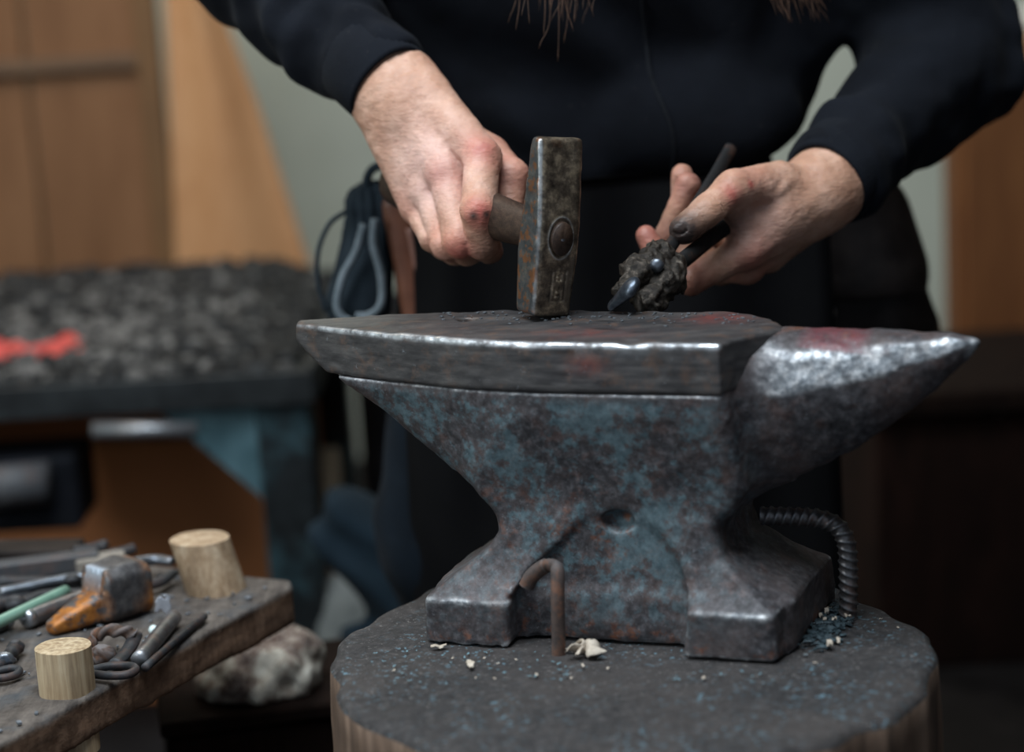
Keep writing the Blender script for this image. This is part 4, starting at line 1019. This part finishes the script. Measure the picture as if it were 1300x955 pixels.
# second dark tongs at far left
t3 = empty('pliers', tuple(B(20, 770)), 'short black pliers with worn bright tips at the far left of the bench', 'pliers')
for pts in ([(-60, 790), (-10, 772), (20, 762), (50, 752), (74, 748)], [(-60, 770), (-10, 762), (22, 768), (52, 758), (70, 756)]):
    P = spline([B(x, y, .008) for x, y in pts], 6); MB().tube(P, .0075, 10, flat=((0, 0, 1), .9)).build('handle', M_iron, t3, True)
pebble(B(20, 766, .013), .010, 'joint', M_iron, t3, (1, 1, .7), .05)
# green pipe, grey pipes with bright ends
def rod(name, a, b_, r, mat, label, cat, tip=None, z=None, group=None):
    z = r+.0003 if z is None else z
    p0, p1 = B(a[0], a[1], z), B(b_[0], b_[1], z)
    e = empty(name, tuple(p0-A(0, 0, z)), label, cat, group)
    MB().tube([p0+(p1-p0)*t for t in np.linspace(0, 1, 12)], r, 16).build('shaft', mat, e, True)
    if tip: MB().tube([p0-(p1-p0)/np.linalg.norm(p1-p0)*.0035, p0-(p1-p0)/np.linalg.norm(p1-p0)*.0008, p0+(p1-p0)/np.linalg.norm(p1-p0)*.006], [r*.75, r*1.06, r*1.06], 16).build('tip', tip, e, True)
    return e
M_green = mat_simple('pale_green_enamel', (.12, .24, .18), (.22, .38, .3), 20, .35)
rod('green_rod', (-40, 808), (84, 750), .0055, M_green, 'pale green enamelled rod on the bench beside the rusty hammer head', 'rod', z=.0165)
rod('steel_pipe', (34, 786), (110, 758), .0085, M_rebar, 'grey steel pipe with a bright end beside the green rod', 'pipe', M_bright)
rod('steel_bolt', (11, 789), (-40, 812), .006, M_rebar, 'short steel bolt with a shiny white end next to the green rod', 'bolt', M_bright)
# dark iron blocks at the back
def block(name, px, py, hx, hy_, hz_, rz, mat, label, cat, z=0, group=None):
    c = B(px, py, z+hz_+.0003); o = MB().box((0, 0, 0), (hx, hy_, hz_), Rz(rz), .0015).build(name, mat)
    o.location = c; tag(o, label, cat, group); return o
block('iron_bar', 28, 722, .075, .011, .009, .25, M_iron, 'flat black iron bar at the back left of the bench', 'iron bar')
block('iron_plate', 40, 700, .05, .022, .007, -.15, M_dleather, 'dark rusty iron plate lying at the rear edge of the bench', 'iron plate')
block('wood_offcut', 128, 714, .024, .014, .007, .2, mat_simple('grey_offcut', (.16, .14, .12), (.3, .27, .23), 40, .8), 'pale grey wood offcut behind the rusty hammer head', 'offcut')
o = MB().tube(spline([B(88, 702, .008), B(115, 697, .009), B(135, 692, .013)], 5), .006, 10).build('iron_punch', M_iron, smooth=True); tag(o, 'small dark iron punch at the back edge of the bench', 'punch'); recenter(o)
o = MB().tube(spline([B(140, 705, .006), B(158, 701, .007), B(170, 697, .008)], 5), .006, 10).build('iron_stub', M_iron, smooth=True); tag(o, 'stubby black iron piece behind the tong handles on the bench', 'iron stub'); recenter(o)
# twisted iron hook
tw = empty('twisted_hook', tuple(B(150, 825)), 'rusty twisted iron hook with a flat leg beside the front peg', 'hook')
P = spline([B(112, 822, .005), B(122, 808, .012), B(140, 801, .019), B(160, 803, .019), B(172, 806, .016)], 12); mb = MB()
mb.tube(P, [(lambda a, i=i: .0052+.0014*math.cos(2*a+i*.55)) for i in range(len(P))], 14); mb.build('twist', M_rust, tw, True)
MB().tube(spline([B(172, 806, .014), B(166, 820, .010), B(156, 834, .007), B(146, 843, .0065)], 8), .0065, 10, flat=((0, 0, 1), .7)).build('leg', M_iron, tw, True)
pebble(B(130, 832, .009), .011, 'knob', M_rust, tw, (1, .8, .8), .2, 5)
lk = spline([B(116, 851, .006), B(140, 846, .006), B(165, 846, .006), B(172, 851, .006), B(160, 857, .006), B(138, 858, .006), B(118, 856, .006)], 6)
o = MB().tube(lk, .0038, 10).build('iron_link', M_iron, smooth=True); tag(o, 'flat black iron link just right of the front peg', 'link'); recenter(o)
rod('cold_chisel', (176, 838), (221, 784), .0072, M_rebar, 'dark grey cold chisel lying nearest the white crumpled foil', 'chisel')
rod('round_punch', (184, 848), (259, 783), .0038, M_iron, 'thin long black punch lying closest to the bench edge', 'punch', group=None)
pebble(B(259, 783, .0045), .0048, 'punch_cap', M_iron, None, (1, 1, .8), .05); 
_o = bpy.data.objects['punch_cap']; bpy.data.objects.remove(_o)
def foil(P):
    c = B(205, 772, .014); d = smin(ell(P, c, (.014, .013, .014)), ell(P, c+A(-.005, -.017, -.006), (.0095, .0095, .008)), .006)
    return d + .0028*np.abs(noise(P, 130))+.002*noise(P, 260, 2)
o = sdfobj('crumpled_foil', foil, B(205, 770)-.04, B(205, 770)+.042, .0011, mat_iron('silver_foil', (.35, .38, .45), (.7, .73, .8), 0, .3, .6), None, 0)
tag(o, 'small crumpled ball of silvery foil on the bench in front of the rear peg', 'foil'); recenter(o)
o = pebble(B(195, 800, .0045), .0045, 'glass_bead', mat_simple('white_glaze', (.6, .75, .75), (.85, .95, .95), 40, .15), None, (1, 1, 1), .02); tag(o, 'tiny bright white bead between the chisel and the punch', 'bead'); recenter(o)
o = pebble(B(180, 829, .003), .0032, 'red_crumb', mat_simple('red_lacquer', (.5, .05, .03), (.7, .1, .06), 40, .5), None, (1, 1, .8), .15); tag(o, 'tiny bright red crumb beside the chisel on the bench', 'crumb'); recenter(o)
o = flake('paint_chip', B(188, 831, .0008), .004, mat_simple('blue_paint_chip', (.05, .15, .3), (.1, .25, .45), 50, .5), 4); tag(o, 'tiny blue paint chip beside the red crumb on the bench', 'paint chip')
# far-left little clamp: stem + ring
cl = empty('small_hook', tuple(B(14, 840)), 'small black iron hook with a bulb end at the left picture edge', 'hook')
MB().tube(spline([B(20, 822, .007), B(12, 832, .008), B(2, 843, .009), B(-12, 850, .008)], 8), [.0062]*8+[.0048]*17, 10).build('stem', M_iron, cl, True)
pebble(B(20, 822, .0075), .0075, 'bulb', M_iron, cl, (1, 1, .9), .08, 2); pebble(B(4, 838, .011), .0085, 'collar', M_bluesteel, cl, (1.2, .8, .8), .25, 8)
o = MB().tube(spline([B(-20, 862, .005), B(4, 861, .005), B(20, 857, .005), B(24, 851, .006), B(14, 849, .007), B(-4, 853, .006)], 8), .0036, 10).build('wire_loop', M_iron, smooth=True); tag(o, 'open black wire loop at the left edge of the bench below the small hook', 'wire loop'); recenter(o)
mb = MB()
for k in range(260):
    a_, b_ = r4.uniform(.02, .42), r4.uniform(.01, .45); s = r4.uniform(.0006, .0022); mb.box(BK(a_, b_, .0018), (s*1.5, s*.8, s*.4), Rz(r4.uniform(0, PI)))
o = mb.build('bench_crumbs', mat_simple('grey_blue_crumbs', (.04, .05, .06), (.22, .24, .27), 300, .7)); tag(o, 'grey scale and wood crumbs strewn over the bench top', 'crumbs', kind='stuff'); recenter(o)

# fleece bundle on a crate, under the bench's end
cq = J(335, 850, .36); cq = A(cq[0]-.01, .375, 0)
cr = empty('crate', tuple(cq), 'dark wooden crate under the end of the bench', 'crate', rz=.2)
M_dark = mat_wood('dark_stained_wood', (.004, .0025, .002), (.009, .005, .004), (.018, .010, .007), (4, 4, 1), 12, .9, spec=.08)
for (cx_, cy_, hx_, hy_) in ((0, -.085, .10, .008), (0, .085, .10, .008), (-.092, 0, .008, .077), (.092, 0, .008, .077)):
    mb = MB()
    for k in range(3): mb.box(cq+A(0, 0, .058+k*.112)+Rz(.2) @ A(cx_, cy_, 0), (hx_, hy_, .05), Rz(.2), .003)
    mb.build('side_slats', M_dark, cr)
MB().box(cq+A(0, 0, .345), (.105, .098, .008), Rz(.2), .003).build('lid', M_dark, cr)
def fleece(P):
    c = J(330, 850, .36); q = P-c
    d = ell(P, c+A(.0, 0, -.015), (.062, .06, .047)); d = smin(d, ell(P, c+A(.028, -.01, .015), (.034, .04, .034)), .02); d = smin(d, ell(P, c+A(-.02, -.035, .0), (.035, .03, .03)), .02)
    d = d + .008*noise(P, 38, 1)+.004*noise(P, 90, 2)
    return np.maximum(d, .3545-P[:, 2])
mm = NT('mottled_fleece'); _n = mm.noise(26, 5, .7); _f = mm.noise(200, 3, .7)
mm.set(mm.mix(.3, mm.ramp(_n, [(.40, (.06, .022, .018)), (.47, (.14, .08, .06)), (.54, (.48, .44, .37)), (.7, (.62, .6, .54))]), mm.ramp(_f, [(.4, (.1, .08, .06)), (.6, (.6, .57, .5))])), .95); mm.bump(_f, .8, .004)
c = J(330, 850, .36); o = sdfobj('fleece_bundle', fleece, c-A(.11, .11, .09), c+A(.11, .11, .08), .0028, mm.m); tag(o, 'mottled cream and dark red fleece bundle tucked under the end of the bench', 'fleece'); recenter(o)

# ================================================================== FORGE (background left)
FY0, FY1 = .95, 1.68; FZ = .545; FX0, FX1 = -1.25, -.262
fg = empty('forge', ((FX0+FX1)/2, 1.3, 0), 'steel forge table with teal-painted corner leg, heaped with coal, behind the bench', 'forge')
M_teal_s = NT('teal_black_steel'); _b = M_teal_s.noise(11, 5, .7); _f = M_teal_s.noise(60, 5, .6)
M_teal_s.set(M_teal_s.mix(M_teal_s.ramp(_b, [(.5, 0), (.62, 1)]), M_teal_s.ramp(_f, [(.3, (.006, .008, .009)), (.7, (.02, .025, .028))]), M_teal_s.ramp(_f, [(.3, (.018, .040, .050)), (.7, (.045, .09, .105))])), .5, .3); M_teal_s.bump(_f, .3, .002); M_teal_s = M_teal_s.m
M_rim = mat_simple('sooty_rim_steel', (.006, .007, .008), (.024, .028, .03), 25, .6, .1, .3, spec=.3)
MB().box(((FX0+FX1)/2, (FY0+FY1)/2, FZ-.012), ((FX1-FX0)/2, (FY1-FY0)/2, .012), None, .002).build('table_plate', M_teal_s, fg)
for (c_, h_) in ((((FX0+FX1)/2, FY0-.004, FZ-.005), ((FX1-FX0)/2+.004, .004, .022)), (((FX0+FX1)/2, FY1+.004, FZ+.004), ((FX1-FX0)/2+.004, .004, .03)), ((FX1+.004, (FY0+FY1)/2, FZ+.0), (.004, (FY1-FY0)/2, .024)), ((FX0-.004, (FY0+FY1)/2, FZ+.0), (.004, (FY1-FY0)/2, .024))):
    MB().box(c_, h_, None, .002).build('rim', M_rim, fg)
for (lx, ly) in ((FX1-.04, FY0+.045), (FX1-.04, FY1-.045), (FX0+.04, FY0+.045), (FX0+.04, FY1-.045)):
    MB().box((lx, ly, (FZ-.026)/2), (.036, .036, (FZ-.026)/2), None, .004).build('leg', M_teal_s, fg)
MB().prism([(0, 0), (-.13, 0), (-.10, -.03), (0, -.13)], np.stack([A(1, 0, 0), A(0, 0, 1), A(0, -1, 0)], 1), (FX1-.076, FY0+.02, FZ-.026), -.006, .006).build('gusset', mat_simple('blue_green_paint', (.03, .075, .09), (.09, .17, .2), 25, .5, 0, .3), fg)
q0 = J(118, 546, .93); q1 = J(250, 546, .93)
MB().tube([q0, q1], .0105, 14).build('rail', M_rebar, fg, True)
MB().box(J(40, 615, 1.02), (.075, .06, .05), None, .006).build('blower_housing', mat_simple('black_housing', (.004, .005, .007), (.010, .011, .015), 15, .8, spec=.1), fg)
mb = MB().tube([J(-40, 622, .93), J(62, 612, .93)], .028, 20); mb.build('blower_pipe', M_iron, fg, True)
# coal bed
M_coal = NT('coal'); _n = M_coal.noise(30, 5, .7); M_coal.set(M_coal.ramp(_n, [(.38, (.002, .0022, .0025)), (.55, (.006, .007, .008)), (.70, (.035, .04, .043))]), .6, 0, .3); M_coal = M_coal.m
M_ash = mat_simple('grey_ash_clinker', (.02, .02, .02), (.20, .19, .18), 16, .9)
def lump(mb, c, r, rr):
    n = 5; V = []
    for i in range(n+1):
        t = PI*i/n
        for k in range(6): p_ = PI*k/3; V.append(c + r*rr.uniform(.75, 1.15)*A(math.sin(t)*math.cos(p_), math.sin(t)*math.sin(p_), .8*math.cos(t)) if 0 < i < n else c+A(0, 0, (.8 if i == 0 else -.8)*r))
    F = [(i*6+k, (i+1)*6+k, (i+1)*6+(k+1) % 6, i*6+(k+1) % 6) for i in range(n) for k in range(6)]
    mb.add(V, F)
def heap(x, y):
    u = (x-FX0)/(FX1-FX0); v = (y-FY0)/(FY1-FY0)
    e = min(1, u*9, (1-u)*9, v*7, (1-v)*7); return FZ + max(0, e)*(.018 + .055*v**1.2 - .03*math.exp(-((x+.66)/.10)**2-((y-1.22)/.10)**2))
rr = random.Random(3); coal, ash, emb = MB(), MB(), MB()
vs = []; fs = []; NX, NY = 60, 46
for j in range(NY+1):
    for i in range(NX+1):
        x_ = FX0+.004+(FX1-FX0-.008)*i/NX; y_ = FY0+.004+(FY1-FY0-.008)*j/NY; e = (0 < i < NX and 0 < j < NY)
        vs.append((x_, y_, max(FZ+.0005, heap(x_, y_)+(rr.uniform(-.008, .008) if e else 0))))
for j in range(NY):
    for i in range(NX): a = j*(NX+1)+i; fs.append((a, a+1, a+NX+2, a+NX+1))
coal.add(vs, fs)
for k in range(5200):
    x_, y_ = rr.uniform(FX0+.03, FX1-.03), rr.uniform(FY0+.03, FY1-.03); r_ = rr.uniform(.005, .0155); c_ = A(x_, y_, heap(x_, y_)+r_*.35)
    f_ = math.exp(-((x_+.60)/.17)**2-((y_-1.22)/.20)**2)
    q = (ash if rr.random() < .07+.5*f_ else coal)
    lump(q, c_, r_, rr)
o = coal.build('coal_bed', M_coal, None, False); tag(o, 'heap of black coal lumps spread on the forge table', 'coal', kind='stuff')
o = ash.build('ash_clinker', M_ash, None, False); tag(o, 'pale grey ash and clinker lumps in the middle of the coal heap', 'ash', kind='stuff')
for (px, py, s, n_) in ((67, 457, .016, 90), (10, 447, .014, 60), (-16, 452, .012, 20), (98, 448, .012, 6)):
    for k in range(n_):
        c0 = J(px+rr.gauss(0, 10), py+rr.gauss(0, 9), 1.14); z_ = heap(c0[0], c0[1]); c_ = A(c0[0]+rr.gauss(0, .008), c0[1]+rr.gauss(0, .035), 0); c_[2] = heap(c_[0], c_[1])+rr.uniform(.0, .015)
        lump(emb, c_, rr.uniform(.007, .015), rr)
o = emb.build('embers', mat_emit('glowing_embers', (.62, .05, .06), (.95, .14, .09), .75), None, False); tag(o, 'glowing red embers in the coal at the left of the forge', 'embers', kind='stuff')

# ================================================================== BACKGROUND
def boxobj(name, c, h, mat, label=None, cat=None, rz=0, bev=.003, kind=None, group=None, M=None):
    o = MB().box((0, 0, 0), h, Rz(rz) if M is None else M, bev).build(name, mat); o.location = tuple(c); tag(o, label, cat, group, kind); return o
M_wall = mat_simple('grey_green_plaster', (.46, .50, .43), (.52, .56, .49), 5, .9, 0, .1)
M_wallR = mat_simple('shaded_plaster', (.225, .25, .215), (.27, .295, .255), 5, .9, 0, .1)
M_floor = mat_simple('dark_earth_floor', (.006, .005, .005), (.016, .014, .014), 14, .95, 0, .5, .01, spec=.2)
RX0, RX1, RY0_, RY1_, RH = -2.4, 2.4, -2.6, 2.7, 2.9
boxobj('floor', (0, .05, -.05), (2.45, 2.7, .05), M_floor, kind='structure', bev=0)
boxobj('wall_back', (0, RY1_+.05, RH/2), (2.5, .05, RH/2), M_wall, kind='structure', bev=0)
boxobj('wall_left', (RX0-.05, .05, RH/2), (.05, 2.65, RH/2), M_wall, kind='structure', bev=0)
boxobj('wall_right', (RX1+.05, .05, RH/2), (.05, 2.65, RH/2), mat_simple('dark_boards', (.03, .02, .014), (.07, .045, .03), 8, .8), kind='structure', bev=0)
mb = MB(); zc = RH+.05                                                   # ceiling with a skylight opening
sx0, sx1, sy0, sy1 = -1.5, .5, -1.4, .1
for (x0, x1, y0, y1) in ((-2.5, sx0, -2.6, 2.8), (sx1, 2.5, -2.6, 2.8), (sx0, sx1, -2.6, sy0), (sx0, sx1, sy1, 2.8)):
    mb.box(((x0+x1)/2, (y0+y1)/2, zc), ((x1-x0)/2, (y1-y0)/2, .05))
tag(mb.build('ceiling', mat_simple('dark_ceiling_boards', (.04, .03, .022), (.08, .06, .045), 8, .8)), kind='structure')
# board partition behind the forge
M_tan = mat_wood('tan_boards', (.15, .066, .026), (.20, .093, .04), (.25, .125, .058), (3, 1, .5), 3, .7, .1)
M_tan2 = mat_wood('warm_tan_sheet', (.42, .20, .085), (.50, .255, .115), (.56, .31, .155), (2, 2, 1), 3, .65, .1)
PYY = 1.90
pn = empty('board_partition', (-.95, PYY, 0), 'brown board partition standing behind the forge', 'partition')
xl = J(215, 200, PYY)[0]
for k, (a_, b_) in enumerate(((-1.75, -1.28), (-1.27, -.80), (-.795, xl-.02))):
    MB().box(((a_+b_)/2, PYY, .80), ((b_-a_)/2, .012, .80), None, .003).build('board', M_tan, pn)
zr = J(100, 80, PYY)[2]
MB().box(((-1.75+xl)/2, PYY-.022, zr), ((xl+1.75)/2, .010, .013), None, .003).build('rail', mat_simple('dark_batten', (.10, .055, .03), (.15, .085, .045), 10, .7), pn)
MB().box((xl-.014, PYY-.026, .80), (.020, .014, .80), None, .003).build('post', mat_simple('orange_brown_batten', (.12, .058, .02), (.17, .085, .03), 6, .7), pn)
# leather hide / canvas leaning, slanted edge
hd_ = []
Ye = 1.80
def sheet(name, cols, Y, mat, parent=None, thick=.006, amp=.012, fr=30):
    vs = []; fs = []; nr_, nc_ = 30, 30
    for j in range(nr_+1):
        t = j/nr_; l = cols(t)[0]; r_ = cols(t)[1]
        for i in range(nc_+1):
            s = i/nc_; px = l[0]+(r_[0]-l[0])*s; py = l[1]+(r_[1]-l[1])*s
            p = J(px, py, Y); y = Y + amp*math.sin(s*fr*.3+t*2); q = A(p[0], y, p[2]); vs.append(q)
    N = len(vs); vs += [q+A(0, thick, 0) for q in vs]
    for j in range(nr_):
        for i in range(nc_):
            a = j*(nc_+1)+i; q = (a, a+nc_+1, a+nc_+2, a+1); fs.append(q); fs.append(tuple(N+k for k in q[::-1]))
        for i, s in ((0, 1), (nc_, -1)):
            a = j*(nc_+1)+i; b_ = a+nc_+1; fs.append([(a, N+a, N+b_, b_)][0][::s])
    for i in range(nc_):
        a = i; fs.append((a, a+1, N+a+1, N+a)); a = nr_*(nc_+1)+i; fs.append((a+1, a, N+a, N+a+1))
    return link(name, pymesh(name, vs, fs), mat, parent)
o = sheet('canvas_sheet', lambda t: ((205+40*t, -420+860*t), (20+ 395*t+170*(t > 2), -420+860*t) if False else (120+305*t, -420+860*t)), 1.80, M_tan2, amp=.014, fr=22)
bpy.data.objects.remove(o)
def cs(t):
    y = -300+800*t                     # from above the frame to below the coal
    xr = np.interp(y, [-300, 0, 130, 400, 500], [225, 275, 325, 412, 440]); return ((208+.04*y, y), (xr, y))
o = sheet('hanging_hide', cs, 1.80, M_tan2, amp=.014, fr=22); tag(o, 'light tan hide sheet with a slanted edge hanging beside the brown partition', 'hide'); recenter(o)
o = boxobj('hanging_rail', (0, 0, 0), (.30, .012, .012), M_dark, 'dark wooden rail carrying the light tan hide', 'rail')
q = J(240, -295, 1.80); o.location = (q[0]-.05, 1.822, q[2]-.01)
# box under the forge
o = MB().box((0, 0, 0), (.27, .14, .20), None, .006).build('cardboard_box', mat_simple('brown_cardboard', (.52, .19, .065), (.60, .23, .09), 4, .8)); q = J(222, 700, 1.32); o.location = (q[0]-.06, 1.40, .2005)
tag(o, 'orange-brown cardboard box standing on the floor under the forge', 'box')
# pale stick and grey sack between the forge leg and the smith
o = MB().tube([J(416, 570, 1.35), J(426, 715, 1.35)+A(0, -.02, 0), A(J(430, 760, 1.35)[0], 1.33, .001)], .017, 10).build('wooden_post', mat_simple('pale_batten', (.22, .17, .11), (.32, .25, .17), 12, .8), smooth=True)
tag(o, 'pale upright wooden batten seen between the forge leg and the smith', 'batten'); recenter(o)
def sack(P):
    c = J(458, 765, 1.0); d = ell(P, (c[0]+.012, 1.0, .12), (.10, .09, .155)); return np.maximum(d + .01*noise(P, 12)+.004*noise(P, 40), .001-P[:, 2])
c = J(458, 765, 1.0); o = sdfobj('sack', sack, (c[0]-.15, .86, -.01), (c[0]+.17, 1.14, .32), .006, mat_simple('grey_sackcloth', (.10, .11, .11), (.19, .20, .19), 30, .9)); tag(o, 'rounded grey cloth sack on the floor beside the forge leg', 'sack'); recenter(o)
def bluecloth(P):
    a_ = J(445, 650, .72); b_ = J(560, 730, .68); d = rcone(P, A(a_[0], .75, a_[2]-.03), A(b_[0]-.02, .72, b_[2]-.02), .05, .065); d = smin(d, rcone(P, A(b_[0]-.05, .74, .22), A(b_[0]-.03, .74, .04), .09, .11), .06)
    return np.maximum(d + .008*np.sin((P[:, 2]+P[:, 0])*70+3*noise(P, 9)), .001-P[:, 2])
o = sdfobj('cloth_bundle', bluecloth, (-.35, .55, -.01), (.15, .92, .60), .006, mat_cloth('faded_navy_cloth', (.006, .013, .020), (.014, .027, .040))); tag(o, 'dark blue cloth bundle heaped behind the stump at the smith\'s knee', 'cloth'); recenter(o)
dr = A(-.075, 1.50, 0)  # added drum shape, there only to darken the gap beside the smith
vs_ = []; prof_ = [(.165, .0), (.17, .01), (.17, .2), (.175, .21), (.17, .22), (.17, .44), (.175, .45), (.17, .46), (.17, .0+J(440, 392, 1.5)[2]-.008), (.176, J(440, 392, 1.5)[2]), (.160, J(440, 392, 1.5)[2]), (.158, .2)]
for r_, z_ in prof_:
    for k in range(48): vs_.append(dr+A(r_*math.cos(PI*k/24), r_*math.sin(PI*k/24), z_+.001))
fs_ = [(i*48+k, i*48+(k+1) % 48, (i+1)*48+(k+1) % 48, (i+1)*48+k) for i in range(len(prof_)-1) for k in range(48)] + [tuple(range(47, -1, -1)), tuple((len(prof_)-1)*48+k for k in range(48))]
o = link('gap_filler_drum', pymesh('gap_filler_drum', vs_, fs_), mat_simple('gap_filler_black', (.004, .004, .005), (.011, .011, .013), 12, .7, .1, .2, spec=.2)); tag(o, 'black drum shape added to darken the gap between the forge and the smith', 'drum'); recenter(o)
# right background: door leaf, chest
M_or = mat_wood('orange_brown_wood', (.10, .033, .009), (.155, .056, .016), (.20, .08, .025), (4, 1, .4), 4, .6, .1)
xr = J(1213, 200, 1.75)[0]; cb = empty('wooden_cabinet', (xr+.3, 1.81, 0), 'tall orange-brown wooden cabinet at the right of the room', 'cabinet')
cz = J(1262, 84, 1.772)[2]
MB().box((xr+.30, 1.81, cz/2), (.30, .038, cz/2), None, .004).build('carcass', M_or, cb)
MB().box((xr+.155, 1.762, cz/2), (.14, .010, cz/2-.03), None, .005).build('door', M_or, cb); MB().box((xr+.447, 1.762, cz/2), (.14, .010, cz/2-.03), None, .005).build('door', M_or, cb)
for s in (-1, 1): 
    q = A(xr+.301+s*.03, 1.745, .60); MB().tube([q, q+A(0, -.02, 0)], .010, 12).build('knob', M_iron, cb, True)
z_ = J(1285, 45, 1.75)[2]
o = MB().box((0, 0, 0), (.20, .028, .022), Rz(.05), .004).build('timber_offcut', M_tan2); o.location = (xr+.26, 1.80, cz+.0235); tag(o, 'tan timber offcut lying on top of the orange-brown cabinet', 'timber')
def ragf(P):
    c_ = A(xr+.19, 1.80, cz+.072); return np.maximum(ell(P, c_, (.085, .03, .030))+.008*noise(P, 30)+.004*noise(P, 70), cz+.0462-P[:, 2])
o = sdfobj('rag', ragf, (xr+.07, 1.75, cz+.03), (xr+.31, 1.86, cz+.13), .004, mat_simple('pale_rag', (.42, .41, .37), (.55, .54, .5), 30, .9)); tag(o, 'pale crumpled rag on the timber above the cabinet', 'rag'); recenter(o)
ch = empty('chest', (J(1215, 600, 1.25)[0], 1.35, 0), 'dark brown wooden chest on the floor behind the anvil horn', 'chest')
xa, xb = J(1112, 560, 1.22)[0], J(1112, 560, 1.22)[0]+.55; zt_ = J(1200, 422, 1.62)[2]
MB().box(((xa+xb)/2, 1.42, zt_/2-.02), ((xb-xa)/2, .2, zt_/2-.02), None, .006).build('chest_body', mat_wood('chest_wood', (.005, .003, .0025), (.012, .006, .0045), (.024, .011, .008), (6, 1, 1), 6, .9, spec=.08), ch)
MB().box(((xa+xb)/2, 1.41, zt_-.019), ((xb-xa)/2+.012, .215, .018), None, .006).build('lid', M_dark, ch)
pebble(J(1268, 512, 1.205), .016, 'lock', M_rebar, ch, (1, .5, 1), .05)

# ================================================================== CAMERA, LIGHT
cam = bpy.data.cameras.new('camera'); co = bpy.data.objects.new('camera', cam); COL.objects.link(co); SC.camera = co
Mx = Matrix(((CR[0], CU[0], -FW[0], CAM[0]), (CR[1], CU[1], -FW[1], CAM[1]), (CR[2], CU[2], -FW[2], CAM[2]), (0, 0, 0, 1)))
co.matrix_world = Mx; cam.sensor_width = 36; cam.lens = 36*FPX/1300; cam.clip_start = .05
cam.dof.use_dof = True; cam.dof.focus_distance = 1.72; cam.dof.aperture_fstop = 2.15; cam.dof.aperture_blades = 0
def area(name, loc, tgt, sx, sy, e, col):
    l = bpy.data.lights.new(name, 'AREA'); l.shape = 'RECTANGLE'; l.size = sx; l.size_y = sy; l.energy = e; l.color = col
    o = bpy.data.objects.new(name, l); COL.objects.link(o); o.location = loc; d = Vector(tgt)-Vector(loc); o.rotation_euler = d.to_track_quat('-Z', 'Y').to_euler(); return o
area('skylight', (-.5, -.65, 2.88), (-.5, -.6, 0), 1.9, 1.4, 92, (.86, .94, 1.0))
area('window_daylight', (-2.3, -1.2, 1.7), (.2, 0, .8), 1.0, 1.2, 30, (.90, .96, 1.0))
area('wall_fill_light', (-.35, 2.1, 2.6), (-.25, 2.7, .9), .5, .3, 23, (1, .97, .90))  # unseen fill light added to brighten the back wall
area('board_fill_light', (-1.1, 1.0, 2.3), (-.7, 1.9, .9), .4, .4, 9, (1, .86, .68))  # added warm fill aimed at the boards behind the forge, no visible source
w = bpy.data.worlds.new('sky'); SC.world = w; w.use_nodes = True; bg = w.node_tree.nodes['Background']; bg.inputs[0].default_value = (.62, .74, .9, 1); bg.inputs[1].default_value = .36
SC.view_settings.view_transform = 'Standard'; SC.view_settings.look = 'None'; SC.view_settings.gamma = 1; SC.view_settings.exposure = 0; SC.view_settings.use_curve_mapping = False
